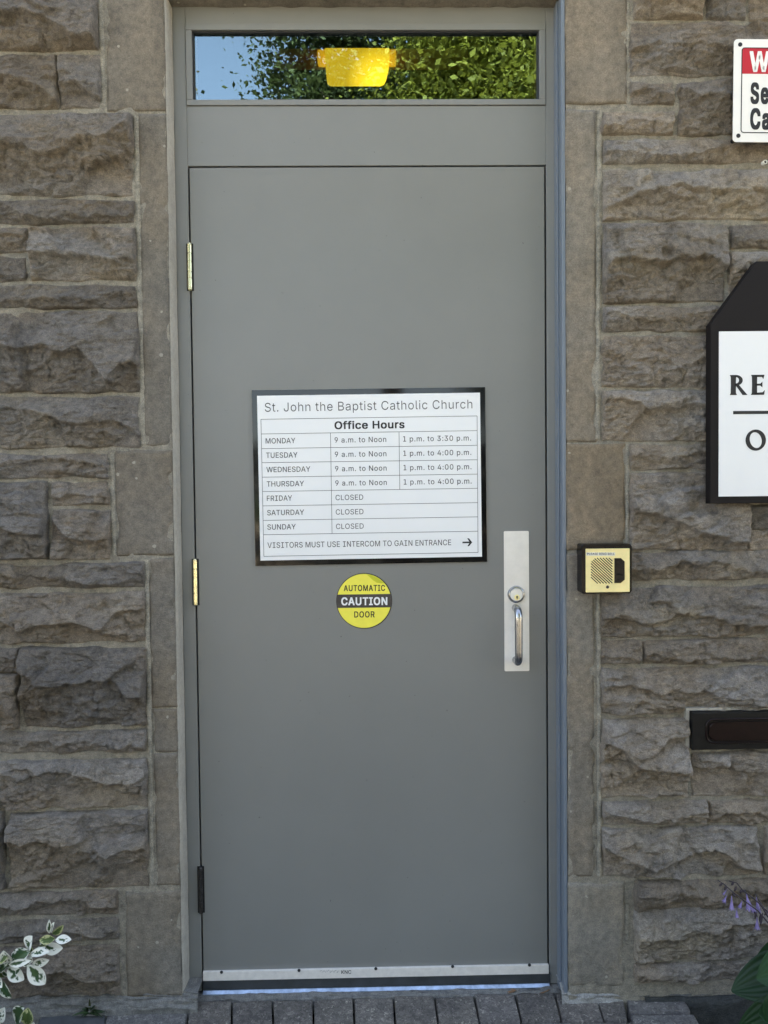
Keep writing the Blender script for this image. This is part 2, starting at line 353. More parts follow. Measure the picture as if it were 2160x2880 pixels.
# ------------------------------------------------------------------ lettering (built-in font, flat outlines laid on the sign)
GLYPHS = {" ":[258,[]],".":[258,[[131,-6,107,-2,87,12,73,32,68,56,73,81,87,101,107,115,131,119,155,115,176,101,189,81,194,56,189,32,176,12,155,-2]]],"0":[623,
[[312,-9,240,1,179,33,130,85,95,156,73,245,66,350,73,455,95,543,131,614,179,667,240,699,312,709,384,699,444,667,493,614,529,543,550,455,558,350,550,
245,529,156,493,85,445,33,384,1],[312,68,359,76,399,101,431,142,454,198,468,267,473,350,468,433,454,502,431,558,399,599,359,624,312,632,264,624,224,
599,193,558,169,502,155,433,150,350,155,267,169,198,193,142,224,101,264,76]]],"1":[623,[[105,0,105,75,538,75,538,0],[380,700,380,0,292,0,292,617,288,
617,118,492,118,587,273,700]]],"1_":[578,[[127,80,274,80,274,615,115,579,115,665,273,700,368,700,368,80,513,80,513,0,127,0]]],"3":[623,[[300,-9,238,-4,
183,13,134,41,97,79,71,126,60,181,150,181,158,148,174,120,198,98,227,82,262,72,301,69,342,72,378,84,409,102,433,128,448,160,453,199,448,236,435,270,
412,299,378,321,333,336,277,341,216,341,216,412,396,617,396,622,96,622,96,700,513,700,513,634,291,383,291,397,363,397,424,380,474,348,510,306,533,256,
541,199,533,142,510,91,473,49,425,17,366,-3]]],"4":[623,[[54,145,54,218,340,700,428,700,149,228,149,224,568,224,568,145],[388,0,388,437,472,437,472,
0]]],"7":[623,[[133,0,445,617,445,622,86,622,86,700,537,700,537,617,227,0]]],"9":[623,[[311,709,373,702,427,680,472,644,506,598,528,541,535,477,530,
426,513,371,482,308,434,232,276,0,179,0,415,341,423,341,411,322,396,304,376,289,353,278,328,270,300,268,240,274,189,295,146,327,114,370,94,423,87,484,
95,546,117,600,151,646,196,680,250,702],[311,633,273,628,240,614,212,591,190,560,177,524,172,484,177,443,190,407,212,377,240,354,273,340,311,335,350,
340,383,354,411,376,433,406,446,442,451,482,446,524,433,560,411,591,384,614,350,628]]],":":[258,[[131,-6,107,-2,87,12,73,32,68,56,73,81,87,101,107,115,
131,119,155,115,176,101,189,81,194,56,189,32,176,12,155,-2],[131,373,107,377,87,391,73,411,68,435,73,459,87,480,107,493,131,498,155,493,176,480,189,
459,194,435,189,411,176,391,155,377]]],"A":[660,[[23,0,277,700,380,700,637,0,544,0,363,512,319,658,337,658,262,416,117,0],[151,195,151,273,509,273,509,
195]]],"B":[628,[[83,0,83,700,332,700,398,694,452,675,494,646,524,608,542,564,548,514,544,474,532,440,514,414,490,393,463,378,433,367,433,361,467,354,
500,338,529,313,554,280,570,238,575,187,569,137,551,92,519,54,474,25,414,6,339,0],[171,78,337,78,407,86,454,110,480,145,489,188,485,222,471,253,450,
279,420,300,384,313,342,318,171,318],[171,393,327,393,364,396,397,408,424,425,445,449,458,478,462,512,454,555,430,590,389,614,330,622,171,622]]],
"C":[702,[[368,-9,282,2,207,34,144,87,96,159,66,247,55,350,66,453,96,541,144,612,207,665,282,698,368,709,419,706,468,694,513,675,553,648,588,615,616,
576,637,530,651,479,562,479,551,513,536,543,516,568,492,589,464,606,434,618,402,625,368,627,307,619,253,595,207,555,172,501,150,432,142,350,150,267,
172,199,207,145,253,105,307,81,368,73,402,75,434,82,464,94,492,111,516,132,536,157,551,187,562,221,651,221,638,170,617,125,588,85,554,52,513,26,469,6,
420,-5]]],"D":[691,[[301,0,132,0,132,78,296,78,374,87,437,111,487,151,521,205,542,272,549,351,542,430,522,496,487,550,440,589,379,613,304,622,128,622,
128,700,310,700,405,690,485,658,549,607,596,538,625,452,635,351,625,250,596,163,548,94,482,42,400,11],[171,700,171,0,83,0,83,700]]],"E":[576,[[83,0,83,
700,513,700,513,622,171,622,171,393,489,393,489,315,171,315,171,78,516,78,516,0]]],"F":[564,[[83,0,83,700,508,700,508,622,171,622,171,383,476,383,476,
304,171,304,171,0]]],"G":[716,[[370,-9,282,2,206,35,143,88,95,159,65,247,55,350,65,453,95,541,142,612,205,665,280,698,365,709,418,705,468,693,514,673,
555,646,590,612,618,573,639,529,653,480,561,480,549,512,533,541,513,566,490,587,464,605,434,617,401,625,365,627,306,619,252,595,207,555,172,501,150,
432,142,350,150,268,172,199,207,145,253,105,308,81,370,73,425,79,474,98,515,128,545,170,564,220,571,279,598,274,389,274,389,352,658,352,658,275,648,
194,620,125,576,68,518,26,449,-1]]],"H":[711,[[83,0,83,700,171,700,171,397,540,397,540,700,629,700,629,0,540,0,540,319,171,319,171,0]]],"I":[413,[[43,
0,43,78,163,78,163,622,43,622,43,700,371,700,371,622,251,622,251,78,371,78,371,0]]],"I_":[578,[[94,700,483,700,483,620,336,620,336,80,483,80,483,0,94,
0,94,80,241,80,241,620,94,620]]],"J":[545,[[255,-9,171,4,104,45,60,111,46,200,46,238,134,238,134,200,143,143,167,102,206,77,255,69,303,77,341,102,366,
143,374,200,374,700,463,700,463,200,448,111,405,45,338,4]]],"J_":[578,[[51,29,51,139,94,106,139,82,186,68,233,63,290,72,327,98,347,148,354,228,354,620,
175,620,175,700,448,700,448,228,436,115,399,41,333,0,233,-14,189,-11,144,-3,98,10]]],"K":[642,[[144,200,144,297,240,417,500,700,617,700,318,380,313,
380],[83,0,83,700,171,700,171,0],[512,0,258,357,314,426,617,0]]],"L":[541,[[83,0,83,700,171,700,171,78,497,78,497,0]]],"M":[864,[[83,0,83,700,209,700,
412,169,443,67,423,67,485,257,655,700,781,700,781,0,694,0,698,629,706,629,627,400,470,0,394,0,154,629,163,629,168,400,168,0]]],"N":[720,[[83,0,83,700,
187,700,516,179,569,76,557,74,549,268,549,700,638,700,638,0,532,0,225,487,148,622,164,624,172,400,172,0]]],"O":[734,[[367,-9,282,2,207,34,144,87,96,
159,66,247,55,350,66,453,96,541,144,612,207,665,282,698,367,709,453,698,528,665,591,612,638,541,668,453,678,350,668,247,638,159,591,87,528,34,453,2],
[367,73,427,81,481,105,527,144,562,198,584,267,592,350,584,433,562,502,527,556,481,595,427,619,367,627,307,619,253,595,208,556,172,501,150,432,142,350,
150,267,172,198,208,144,253,105,307,81]]],"P":[612,[[83,0,83,700,324,700,398,693,457,671,504,636,536,591,556,538,562,478,556,419,536,365,504,320,457,
285,398,263,324,256,150,256,150,334,320,334,370,338,409,352,438,375,458,404,470,439,474,478,470,518,458,552,438,581,408,603,369,617,319,622,171,622,
171,0]]],"R":[618,[[83,0,83,700,325,700,398,693,458,672,504,639,537,596,557,544,563,484,557,425,537,373,504,331,458,299,398,279,325,272,132,272,132,
351,321,351,371,355,410,367,439,387,459,413,471,446,475,484,471,523,459,557,439,584,409,605,370,618,320,622,171,622,171,0],[486,0,317,315,417,315,589,
0]]],"S":[614,[[308,-12,237,-6,175,13,125,43,88,83,63,132,53,188,144,188,152,151,170,121,196,97,229,81,267,71,308,68,353,71,393,83,427,101,453,126,470,
157,475,192,471,222,457,246,435,266,407,281,374,295,253,329,176,358,119,398,83,449,71,513,79,568,103,616,141,656,189,685,247,703,312,709,378,703,435,
685,483,656,519,617,542,572,552,520,464,520,449,567,416,602,368,624,310,631,267,627,230,616,200,599,177,576,163,548,158,517,164,484,180,459,204,439,
233,424,292,404,395,375,429,363,462,347,494,327,521,302,543,272,557,235,562,191,554,136,532,87,495,46,445,15,382,-6]]],"T":[617,[[44,622,44,700,574,
700,574,622,353,622,353,0,265,0,265,622]]],"U":[712,[[356,-11,279,-3,212,21,157,60,117,110,91,170,83,238,83,700,171,700,171,245,177,198,194,156,221,
120,257,93,303,77,356,71,410,77,455,93,491,120,518,156,535,198,540,245,540,700,629,700,629,238,621,170,595,110,555,60,500,21,433,-3]]],"V":[660,[[280,
0,23,700,116,700,296,189,341,42,323,42,398,284,543,700,637,700,382,0]]],"W":[944,[[213,0,23,700,113,700,257,129,271,54,260,54,308,270,421,700,522,700,
669,129,684,54,672,54,719,270,830,700,921,700,730,0,627,0,494,490,462,653,481,653,450,494,317,0]]],"X":[653,[[25,0,299,391,299,325,40,700,143,700,307,
453,335,402,319,402,374,497,514,700,614,700,356,329,356,395,627,0,525,0,344,269,317,318,336,318,250,178,126,0]]],"Y":[649,[[280,0,280,287,23,700,125,
700,286,437,324,363,343,317,308,317,346,403,386,474,524,700,626,700,369,287,369,0]]],"a":[536,[[220,-12,173,-7,130,7,93,30,66,61,48,101,42,148,46,189,
59,222,80,247,107,266,138,280,172,290,347,316,365,323,376,334,379,353,376,383,367,408,352,428,330,443,302,452,269,455,235,452,205,443,181,430,162,414,
147,396,138,377,56,401,78,443,108,476,143,500,183,517,225,526,267,529,296,527,329,522,362,512,393,496,421,473,443,441,458,399,463,346,463,0,381,0,381,
71,375,71,363,53,347,34,324,16,296,1,262,-8],[234,62,278,67,314,81,342,102,362,128,375,158,379,190,379,261,371,255,212,226,185,218,161,207,142,192,130,
171,126,144,130,120,140,99,157,83,179,72,205,65]]],"b":[584,[[316,-11,272,-7,237,5,210,23,190,43,163,81,154,81,154,0,72,0,72,700,156,700,156,439,163,
439,189,476,209,495,236,513,271,525,315,529,377,521,431,496,475,456,509,403,530,337,537,260,530,183,509,116,476,62,431,22,377,-3],[303,64,348,71,385,
90,414,121,435,160,447,208,451,261,447,313,435,359,414,399,385,428,348,447,303,454,259,448,222,429,193,400,172,362,159,315,155,261,159,206,172,158,193,
119,222,89,259,71]]],"c":[544,[[285,-11,219,-3,161,23,113,63,77,117,54,183,47,258,54,334,77,401,113,455,161,495,219,521,285,529,323,526,358,519,390,
507,420,490,446,469,468,443,485,414,498,381,417,360,410,380,400,398,387,414,371,428,353,439,333,447,310,452,285,454,238,447,200,427,170,395,149,355,
137,309,132,258,137,208,149,162,170,122,200,91,238,71,285,64,311,66,334,71,354,79,373,91,388,105,401,122,411,141,419,161,499,141,487,107,470,77,448,51,
421,29,392,12,359,-1,323,-9]]],"e":[556,[[292,-11,221,-3,161,23,112,63,77,117,54,182,47,257,54,333,76,399,111,453,158,494,216,520,282,529,325,525,366,
515,404,496,439,469,469,433,491,388,506,333,511,267,511,233,103,233,103,304,465,304,426,278,422,327,410,369,389,405,361,432,326,449,282,454,238,449,
201,431,172,405,150,371,136,332,132,290,132,244,137,191,152,146,176,111,208,85,247,69,292,63,322,66,349,73,373,84,393,100,409,121,420,145,502,125,486,
87,461,54,428,27,389,6,343,-7]]],"f":[349,[[314,522,314,450,9,450,9,522],[111,0,111,594,116,635,132,669,156,695,186,714,221,725,258,729,306,725,334,
717,313,645,283,651,268,652,235,647,212,633,199,609,195,576,195,0]]],"h":[564,[[156,312,156,0,72,0,72,700,156,700,156,396,141,396,170,457,209,498,257,
521,313,529,363,524,406,507,442,480,469,441,486,392,491,331,491,0,407,0,407,324,399,378,376,419,338,444,289,453,253,449,221,437,194,417,174,389,161,
354]]],"i":[229,[[72,0,72,522,156,522,156,0],[115,609,93,613,74,626,61,643,57,665,61,686,74,704,93,717,115,721,138,717,157,704,170,686,174,665,170,643,
157,626,138,613]]],"l":[260,[[192,-3,139,4,102,28,80,65,72,116,72,700,156,700,156,136,159,105,165,86,179,75,233,75,249,4]]],"m":[839,[[72,0,72,522,154,
522,155,406,148,406,162,445,182,476,208,500,237,517,268,528,302,531,354,523,395,496,425,456,442,405,430,405,443,441,464,472,491,497,524,516,561,527,
601,531,644,526,684,512,718,487,744,452,761,407,766,351,766,0,682,0,682,349,674,398,650,430,616,449,576,455,543,451,515,440,492,422,475,399,465,372,
461,340,461,0,377,0,377,358,370,397,348,428,315,448,274,455,245,451,217,440,192,423,173,398,161,366,156,327,156,0]]],"n":[564,[[156,312,156,0,72,0,72,
522,154,522,154,396,141,396,170,457,209,498,257,521,313,529,363,524,406,507,442,480,469,441,486,392,491,331,491,0,407,0,407,324,399,378,376,419,338,
444,289,453,253,449,221,437,194,417,174,389,161,354]]],"o":[571,[[285,-11,219,-3,161,23,113,63,77,117,54,183,47,258,54,334,77,401,113,455,161,495,219,
521,285,529,353,521,411,495,459,455,494,401,517,334,524,258,517,183,494,117,459,63,411,23,353,-3],[285,64,333,71,372,91,402,122,423,162,435,208,439,
258,435,309,423,355,402,395,372,427,333,447,285,454,238,447,200,427,170,395,149,355,137,309,132,258,137,208,149,162,170,122,200,91,238,71]]],"p":[584,
[[72,-196,72,522,154,522,154,439,163,439,189,476,209,495,236,513,271,525,315,529,377,521,431,496,475,456,509,403,530,337,537,260,530,183,509,116,476,
62,431,22,377,-3,316,-11,272,-7,237,5,210,23,190,43,163,81,156,81,156,-196],[303,64,348,71,385,90,414,121,435,160,447,208,451,261,447,313,435,359,414,
399,385,428,348,447,303,454,259,448,222,429,193,400,172,362,159,315,155,261,159,206,172,158,193,119,222,89,259,71]]],"r":[357,[[72,0,72,522,154,522,
154,442,159,442,179,477,210,505,249,523,335,528,335,443,285,448,250,444,219,433,193,415,173,390,161,360,156,326,156,0]]],"s":[502,[[250,-11,199,-7,154,
5,116,25,85,52,62,87,49,130,129,147,145,109,171,83,206,68,249,62,298,68,336,86,361,111,369,141,364,166,350,187,325,202,292,213,205,234,143,256,99,286,
73,327,64,377,71,419,89,456,119,487,158,510,205,524,257,529,307,525,349,513,384,493,411,467,432,435,446,399,369,381,355,409,334,434,302,452,258,458,
215,452,180,436,157,412,149,381,155,355,171,335,198,319,236,307,316,288,378,266,421,236,447,196,456,147,449,103,430,65,399,33,358,9,307,-6]]],"t":[313,
[[280,522,280,450,9,450,9,522],[89,648,173,648,173,134,177,105,187,84,206,73,244,69,278,74,293,2,248,-5,232,-6,172,3,127,29,99,71,89,128]]],"u":[564,
[[251,-7,201,-2,158,15,122,42,95,81,78,130,72,191,72,522,156,522,156,198,164,144,188,103,226,78,275,69,311,73,343,85,369,105,390,133,403,168,407,210,
407,522,491,522,491,0,410,0,410,126,423,126,393,64,354,23,306,1]]],"y":[536,[[65,-191,85,-118,122,-124,143,-122,162,-115,179,-102,194,-80,224,-2,24,
522,116,522,243,166,283,29,253,29,292,166,420,522,511,522,281,-80,263,-117,243,-147,219,-170,192,-187,161,-196,126,-200,75,-194]]]}
_tc = {}
def text_mesh(s, bold=0.0, space=0.0, serif=False):
    """outline capitals and lower case as flat strips: (x, y) vertices in units of the cap height"""
    k = (s, bold, space, serif)
    if k in _tc: return _tc[k]
    V_, F_ = [], []
    x0 = 0.0
    for ch in s:
        key = ch+'_' if serif and ch+'_' in GLYPHS else ch
        adv, cs = GLYPHS[key]
        E_ = []; ys = set()
        for c in cs:
            P_ = list(zip(c[::2], c[1::2]))
            for a in range(len(P_)):
                (ax_, ay_), (bx__, by__) = P_[a], P_[(a+1) % len(P_)]
                ys.add(ay_)
                if ay_ != by__: E_.append((ax_, ay_, bx__, by__))
        ys = sorted(ys)
        lv = []
        for a, b in zip(ys[:-1], ys[1:]):
            n_ = max(1, int((b-a)/30))
            lv += [(a+(b-a)*q/n_, a+(b-a)*(q+1)/n_) for q in range(n_)]
        for a, b in lv:
            if b-a < 0.5: continue
            ym = (a+b)/2; hit = []
            for (ax_, ay_, bx__, by__) in E_:
                if min(ay_, by__) < ym < max(ay_, by__):
                    f = lambda y: ax_+(bx__-ax_)*(y-ay_)/(by__-ay_)
                    hit.append((f(ym), f(a), f(b), 1 if by__ > ay_ else -1))
            hit.sort(); w_ = 0; st = None
            for h in hit:
                p = w_; w_ += h[3]
                if p == 0 and w_ != 0: st = h
                elif p != 0 and w_ == 0:
                    e_ = bold*700
                    n_ = len(V_)
                    V_ += [((x0+st[1]-e_)/700, a/700), ((x0+h[1]+e_)/700, a/700), ((x0+h[2]+e_)/700, b/700), ((x0+st[2]-e_)/700, b/700)]
                    F_.append((n_, n_+1, n_+2, n_+3))
        x0 += adv+space*700
    _tc[k] = (np.array(V_), F_); return _tc[k]
def write(txt, a, b, cap, Y, material, parent, bold=0.0, space=0.0, serif=False):
    k = Ink(Y); k.text(txt, a, b, cap, bold, space, serif); return k.build('lettering', material, parent)
class Ink:
    """collects flat shapes lying on a vertical plane at depth Y; fr maps (u,v) -> (x,z)"""
    def __init__(s, Y): s.Y = Y; s.v = []; s.f = []
    def poly(s, pts):
        b = len(s.v); s.v += [(p[0], s.Y, p[1]) for p in pts]; s.f.append(tuple(range(b, b+len(pts))))
    def line(s, a, b, wd):
        a = Vector(a); b = Vector(b); d = (b-a).normalized()*wd/2; n = Vector((-d.y, d.x))
        s.poly([a-n, b-n, b+n, a+n])
    def text(s, txt, a, b, cap, bold=0.0, space=0.0, serif=False):
        """left end of the baseline a, right end b (x,z), cap height cap"""
        v, f = text_mesh(txt, bold, space, serif)
        x0, x1 = v[:, 0].min(), v[:, 0].max()
        a = Vector(a); b = Vector(b); L = (b-a).length; e = (b-a)/L; n = Vector((-e.y, e.x))
        sx = L/(x1-x0); sy = cap
        for q, dy in enumerate((0.0,) if bold <= 0 else (0.0, bold*0.7, -bold*0.7)):
            k = len(s.v)
            for p in v:
                w_ = a + e*((p[0]-x0)*sx) + n*((p[1]+dy)*sy); s.v.append((w_.x, s.Y-0.00002*q, w_.y))
            s.f += [tuple(i+k for i in ff) for ff in f]
    def build(s, name, material, parent):
        me = bpy.data.meshes.new(name); me.from_pydata(s.v, [], s.f); me.update()
        # face the street
        bm = bmesh.new(); bm.from_mesh(me)
        for f in bm.faces:
            f.normal_update()
            if f.normal.y > 0: f.normal_flip()
        bm.to_mesh(me); bm.free()
        return put(name, me, material, parent)

# ================================================================== THE WALL
# photo-measured stones: (left, right, top, bottom) in photo pixels, ridge = crest of the broken face
LEFT_END, RIGHT_END = -999, 9999
STONES = [
 # left of the door
 (LEFT_END, 276, -44, 143, [(0,59),(67,56),(135,62),(189,98),(216,125),(240,142)]),
 (LEFT_END, 166, 158, 306, [(0,233),(67,241),(135,270),(168,303)]),
 (172, 284, 158, 306, [(172,250),(220,240),(250,270),(284,285)]),
 (LEFT_END, 374, 326, 552, [(0,435),(30,429),(84,427),(118,440),(202,435),(243,410),(314,407),(374,370)]),
 (LEFT_END, 378, 565, 631, None),
 (LEFT_END, 75, 642, 711, None), (LEFT_END, 75, 724, 793, None),
 (92, 380, 641, 790, [(92,720),(180,722),(240,728),(330,738),(380,742)]),
 (LEFT_END, 383, 803, 868, None),
 (LEFT_END, 391, 880, 1103, [(0,980),(51,992),(145,985),(189,997),(233,994),(270,1031),(324,1093),(351,1071),(371,1034),(391,1020)]),
 (LEFT_END, 393, 1118, 1259, [(0,1150),(105,1162),(169,1183),(236,1196),(324,1186),(368,1206),(395,1230)]),
 (LEFT_END, 305, 1278, 1345, None),
 (LEFT_END, 135, 1358, 1572, [(0,1480),(45,1494),(87,1505),(136,1507)]),
 (148, 305, 1358, 1420, None),
 (150, 311, 1436, 1571, [(154,1463),(196,1512),(245,1522),(311,1515)]),
 (LEFT_END, 407, 1586, 1652, None),
 (LEFT_END, 407, 1669, 1806, [(0,1743),(70,1771),(157,1753),(224,1753),(297,1767),(336,1725),(406,1711)]),
 (LEFT_END, 54, 1822, 1886, None), (LEFT_END, 55, 1896, 2045, None),
 (69, 411, 1822, 2040, [(73,1870),(115,1924),(196,1914),(245,1917),(300,1909),(336,1921),(367,1966),(409,1956)]),
 (LEFT_END, 412, 2055, 2115, None),
 (LEFT_END, 413, 2136, 2270, [(0,2180),(75,2182),(150,2165),(243,2175),(310,2205),(374,2193),(410,2180)]),
 (LEFT_END, 12, 2284, 2494, None),
 (31, 416, 2282, 2494, [(34,2347),(67,2369),(127,2358),(168,2365),(217,2391),(280,2376),(321,2388),(359,2376),(411,2373)]),
 (LEFT_END, 332, 2506, 2571, None),
 (LEFT_END, 334, 2584, 2645, None),
 (LEFT_END, 337, 2659, 2798, [(0,2740),(100,2730),(200,2722),(260,2745),(337,2750)]),
 # right of the door
 (1781, 1975, -46, 55, None), (1989, 2096, -46, 57, None), (2108, RIGHT_END, -46, 58, None),
 (1773, RIGHT_END, 69, 216, [(1772,150),(1842,132),(1885,134),(1958,134),(2059,155),(2200,150)]),
 (1775, 1893, 236, 297, None), (1693, 1892, 316, 380, None),
 (1907, RIGHT_END, 233, 380, [(1907,255),(1958,282),(2001,275),(2063,297),(2200,300)]),
 (1696, RIGHT_END, 396, 462, None),
 (1696, RIGHT_END, 481, 619, [(1705,597),(1762,564),(1849,535),(1958,532),(2016,542),(2066,553),(2110,535),(2160,550)]),
 (1696, 2037, 634, 850, [(1696,760),(1760,735),(1850,745),(1960,735),(2037,760)]),
 (2052, RIGHT_END, 634, 699, None), (2052, RIGHT_END, 712, 850, None),
 (1695, RIGHT_END, 866, 932, None),
 (1694, RIGHT_END, 945, 1091, None),
 (1695, RIGHT_END, 1099, 1240, [(1697,1120),(1741,1130),(1784,1138),(1813,1159),(1896,1152),(1922,1134),(1994,1155),(2200,1150)]),
 (1773, RIGHT_END, 1249, 1319, None),
 (1774, 2096, 1331, 1546, [(1780,1430),(1838,1440),(1880,1470),(1960,1500),(2040,1525),(2096,1535)]),
 (2106, RIGHT_END, 1420, 1487, None), (2102, RIGHT_END, 1492, 1546, None), (2106, RIGHT_END, 1331, 1412, None),
 (1690, RIGHT_END, 1552, 1629, None),
 (1690, 2154, 1650, 1788, [(1690,1735),(1800,1750),(1850,1748),(1921,1722),(1976,1729),(2008,1744),(2041,1754),(2155,1760)]),
 (2163, RIGHT_END, 1650, 1788, None),
 (1690, 1801, 1801, 1864, None), (1808, RIGHT_END, 1799, 1864, None),
 (1690, RIGHT_END, 1877, 2001, [(1690,1935),(1777,1932),(1849,1950),(1904,1935),(1922,1946),(1994,1942),(2030,1971),(2200,1980)]),
 (1690, 1929, 2018, 2238, [(1690,2075),(1740,2090),(1770,2130),(1810,2150),(1850,2151),(1885,2154),(1936,2169)]),
 (1943, RIGHT_END, 2112, 2237, None),
 (1694, 1984, 2251, 2316, None), (1991, RIGHT_END, 2250, 2313, None),
 (1694, 2131, 2325, 2461, [(1700,2380),(1748,2400),(1791,2422),(1831,2436),(1878,2415),(1950,2392),(1998,2379),(2041,2404),(2066,2425),(2131,2440)]),
 (2148, RIGHT_END, 2325, 2461, None),
 (1785, RIGHT_END, 2475, 2551, None),
 (1786, RIGHT_END, 2553, 2692, [(1785,2625),(1904,2628),(1958,2617),(2012,2606),(2059,2585),(2124,2588),(2200,2590)]),
 (1784, RIGHT_END, 2704, 2757, None),
]
V, F, T = [], [], []
BROWN = np.array([0.280, 0.240, 0.192]); GREY = np.array([0.275, 0.256, 0.234]); TAN = np.array([0.375, 0.325, 0.248])
_nv = 0
def stone(x0, x1, z0, z1, seed, ridge=None, step=0.0042, side=0):
    global _nv
    rs = np.random.RandomState(seed)
    x0 -= 0.0065; x1 += 0.0065; z0 -= 0.0065; z1 += 0.0065
    nx = max(4, int((x1-x0)/step)); nz = max(4, int((z1-z0)/step))
    X, Z = np.meshgrid(np.linspace(x0, x1, nx+1), np.linspace(z0, z1, nz+1))
    h = z1-z0; wd = x1-x0
    ox, oz = rs.uniform(-50, 50, 2)
    Xn, Zn = X+ox, Z+oz
    Hm = float(np.clip(0.14*h+0.010, 0.014, 0.040))*rs.uniform(0.85, 1.15)
    e = 0.0035
    d = np.minimum(np.minimum(X-x0+e*vn(Zn*28, Zn*0+1, seed), x1-X+e*vn(Zn*28, Zn*0+5, seed+1)),
                   np.minimum(Z-z0+e*vn(Xn*24, Xn*0+2, seed+2), z1-Z+e*vn(Xn*24, Xn*0+7, seed+3)))
    cr = 0.012   # rounded corners
    margin = sm(d/0.0085)
    jag = 0.10*h*vn(Xn*22, Xn*0, seed+4) + 0.05*h*vn(Xn*60, Xn*0+3, seed+5)
    if ridge is not None:
        zr = np.interp(X, [p[0] for p in ridge], [p[1] for p in ridge]) + 0.35*jag
        amp = np.clip(0.85+0.4*vn(Xn*9, Xn*0+1, seed+6), 0.45, 1.0)
    else:
        zr = z0 + h*rs.uniform(0.35, 0.65) + h*0.22*vn(Xn*7, Xn*0, seed+8) + jag
        amp = np.clip(0.30+0.9*vn(Xn*8, Xn*0+1, seed+6), 0.0, 0.8)
    zr = np.clip(zr, z0+0.12*h, z1-0.12*h)
    t = np.clip((z1-Z)/(z1-zr), 0, 1); s = np.clip((Z-z0)/(zr-z0), 0, 1)
    hU = Hm*(0.22+0.78*t**1.1)
    hL = Hm*(0.20+(0.80-0.52*amp)*s**1.4)
    st = sm((Z-zr)/(0.010)+0.5)
    b = hL*(1-st)+hU*st
    # flat flakes: slanting planes and curved steps of the split face
    n1 = fbm(Xn*6, Zn*11, 3, seed+11)
    q = n1*5.0; fl = np.floor(q); te = (fl+sm((q-fl-0.42)/0.16))/5.0
    b = b + Hm*0.34*te*(0.55+0.45*amp)
    K = int(np.clip(wd*h/0.0040, 3, 16)); xw = X + 0.010*vn(Xn*24, Zn*24, seed+81) + 0.004*vn(Xn*70, Zn*70, seed+82); zw = Z + 0.010*vn(Xn*24, Zn*24, seed+83) + 0.004*vn(Xn*70, Zn*70, seed+84)
    fk = [(rs.uniform(x0, x1), rs.uniform(z0, z1), rs.normal(0, 0.16), rs.normal(0.02, 0.20), rs.normal(0, 0.004)) for _ in range(K)]
    dk = np.stack([np.sqrt((xw-a_)**2+(1.5*(zw-c_))**2) for a_, c_, _1, _2, _3 in fk]); wk = np.exp(-(dk-dk.min(0))/0.0032)
    hk = np.stack([o_+gx_*(X-a_)+gz_*(Z-c_) for a_, c_, gx_, gz_, o_ in fk])
    b = b + np.clip((wk*hk).sum(0)/wk.sum(0), -0.013, 0.013)*min(1.0, h/0.10)
    n2 = np.abs(vn(Xn*11+0.4*Zn*11, Zn*19-0.3*Xn*11, seed+21))
    b = b + Hm*0.22*(0.5-n2)
    q2 = (fbm(Xn*15, Zn*34, 3, seed+41))*3.4; f2 = np.floor(q2); te2 = (f2+sm((q2-f2-0.3)/0.3))/3.4
    rough = np.where(st > 0.5, 0.55, 1.0)
    b = b + 0.0095*te2*rough
    b = b + 0.0075*fbm(Xn*46, Zn*90, 4, seed+31)*rough + 0.0035*fbm(Xn*130, Zn*170, 2, seed+33)*rough
    wx = Xn + 0.012*vn(Xn*20, Zn*20, seed+35); wz = Zn + 0.010*vn(Xn*22, Zn*22, seed+36)
    b = b - 0.0060*np.clip(1-np.abs(vn(wx*26, wz*52, seed+37))*5.0, 0, 1)*rough - 0.0035*np.clip(1-np.abs(vn(wx*61+7, wz*105, seed+38))*4.0, 0, 1)*rough
    hgt = margin*np.maximum(b, 0.003) - (1-margin)*0.014
    Yv = -hgt
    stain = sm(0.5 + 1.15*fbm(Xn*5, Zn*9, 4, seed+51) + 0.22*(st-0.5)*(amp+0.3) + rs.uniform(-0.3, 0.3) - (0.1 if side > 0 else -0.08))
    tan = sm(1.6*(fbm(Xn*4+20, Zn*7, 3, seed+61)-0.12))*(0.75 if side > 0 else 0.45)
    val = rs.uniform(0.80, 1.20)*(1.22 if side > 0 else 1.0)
    col = (BROWN*(1-stain[..., None]) + GREY*stain[..., None])
    col = col*(1-tan[..., None]) + TAN*tan[..., None]
    col = col*val*(1+0.22*fbm(Xn*14, Zn*14, 3, seed+71))[..., None]
    P = np.stack([X, Yv, Z], -1).reshape(-1, 3)
    idx = np.arange((nx+1)*(nz+1)).reshape(nz+1, nx+1)
    Q = np.stack([idx[:-1, :-1], idx[:-1, 1:], idx[1:, 1:], idx[1:, :-1]], -1).reshape(-1, 4) + _nv
    V.append(P); F.append(Q); T.append(col.reshape(-1, 3)); _nv += len(P)

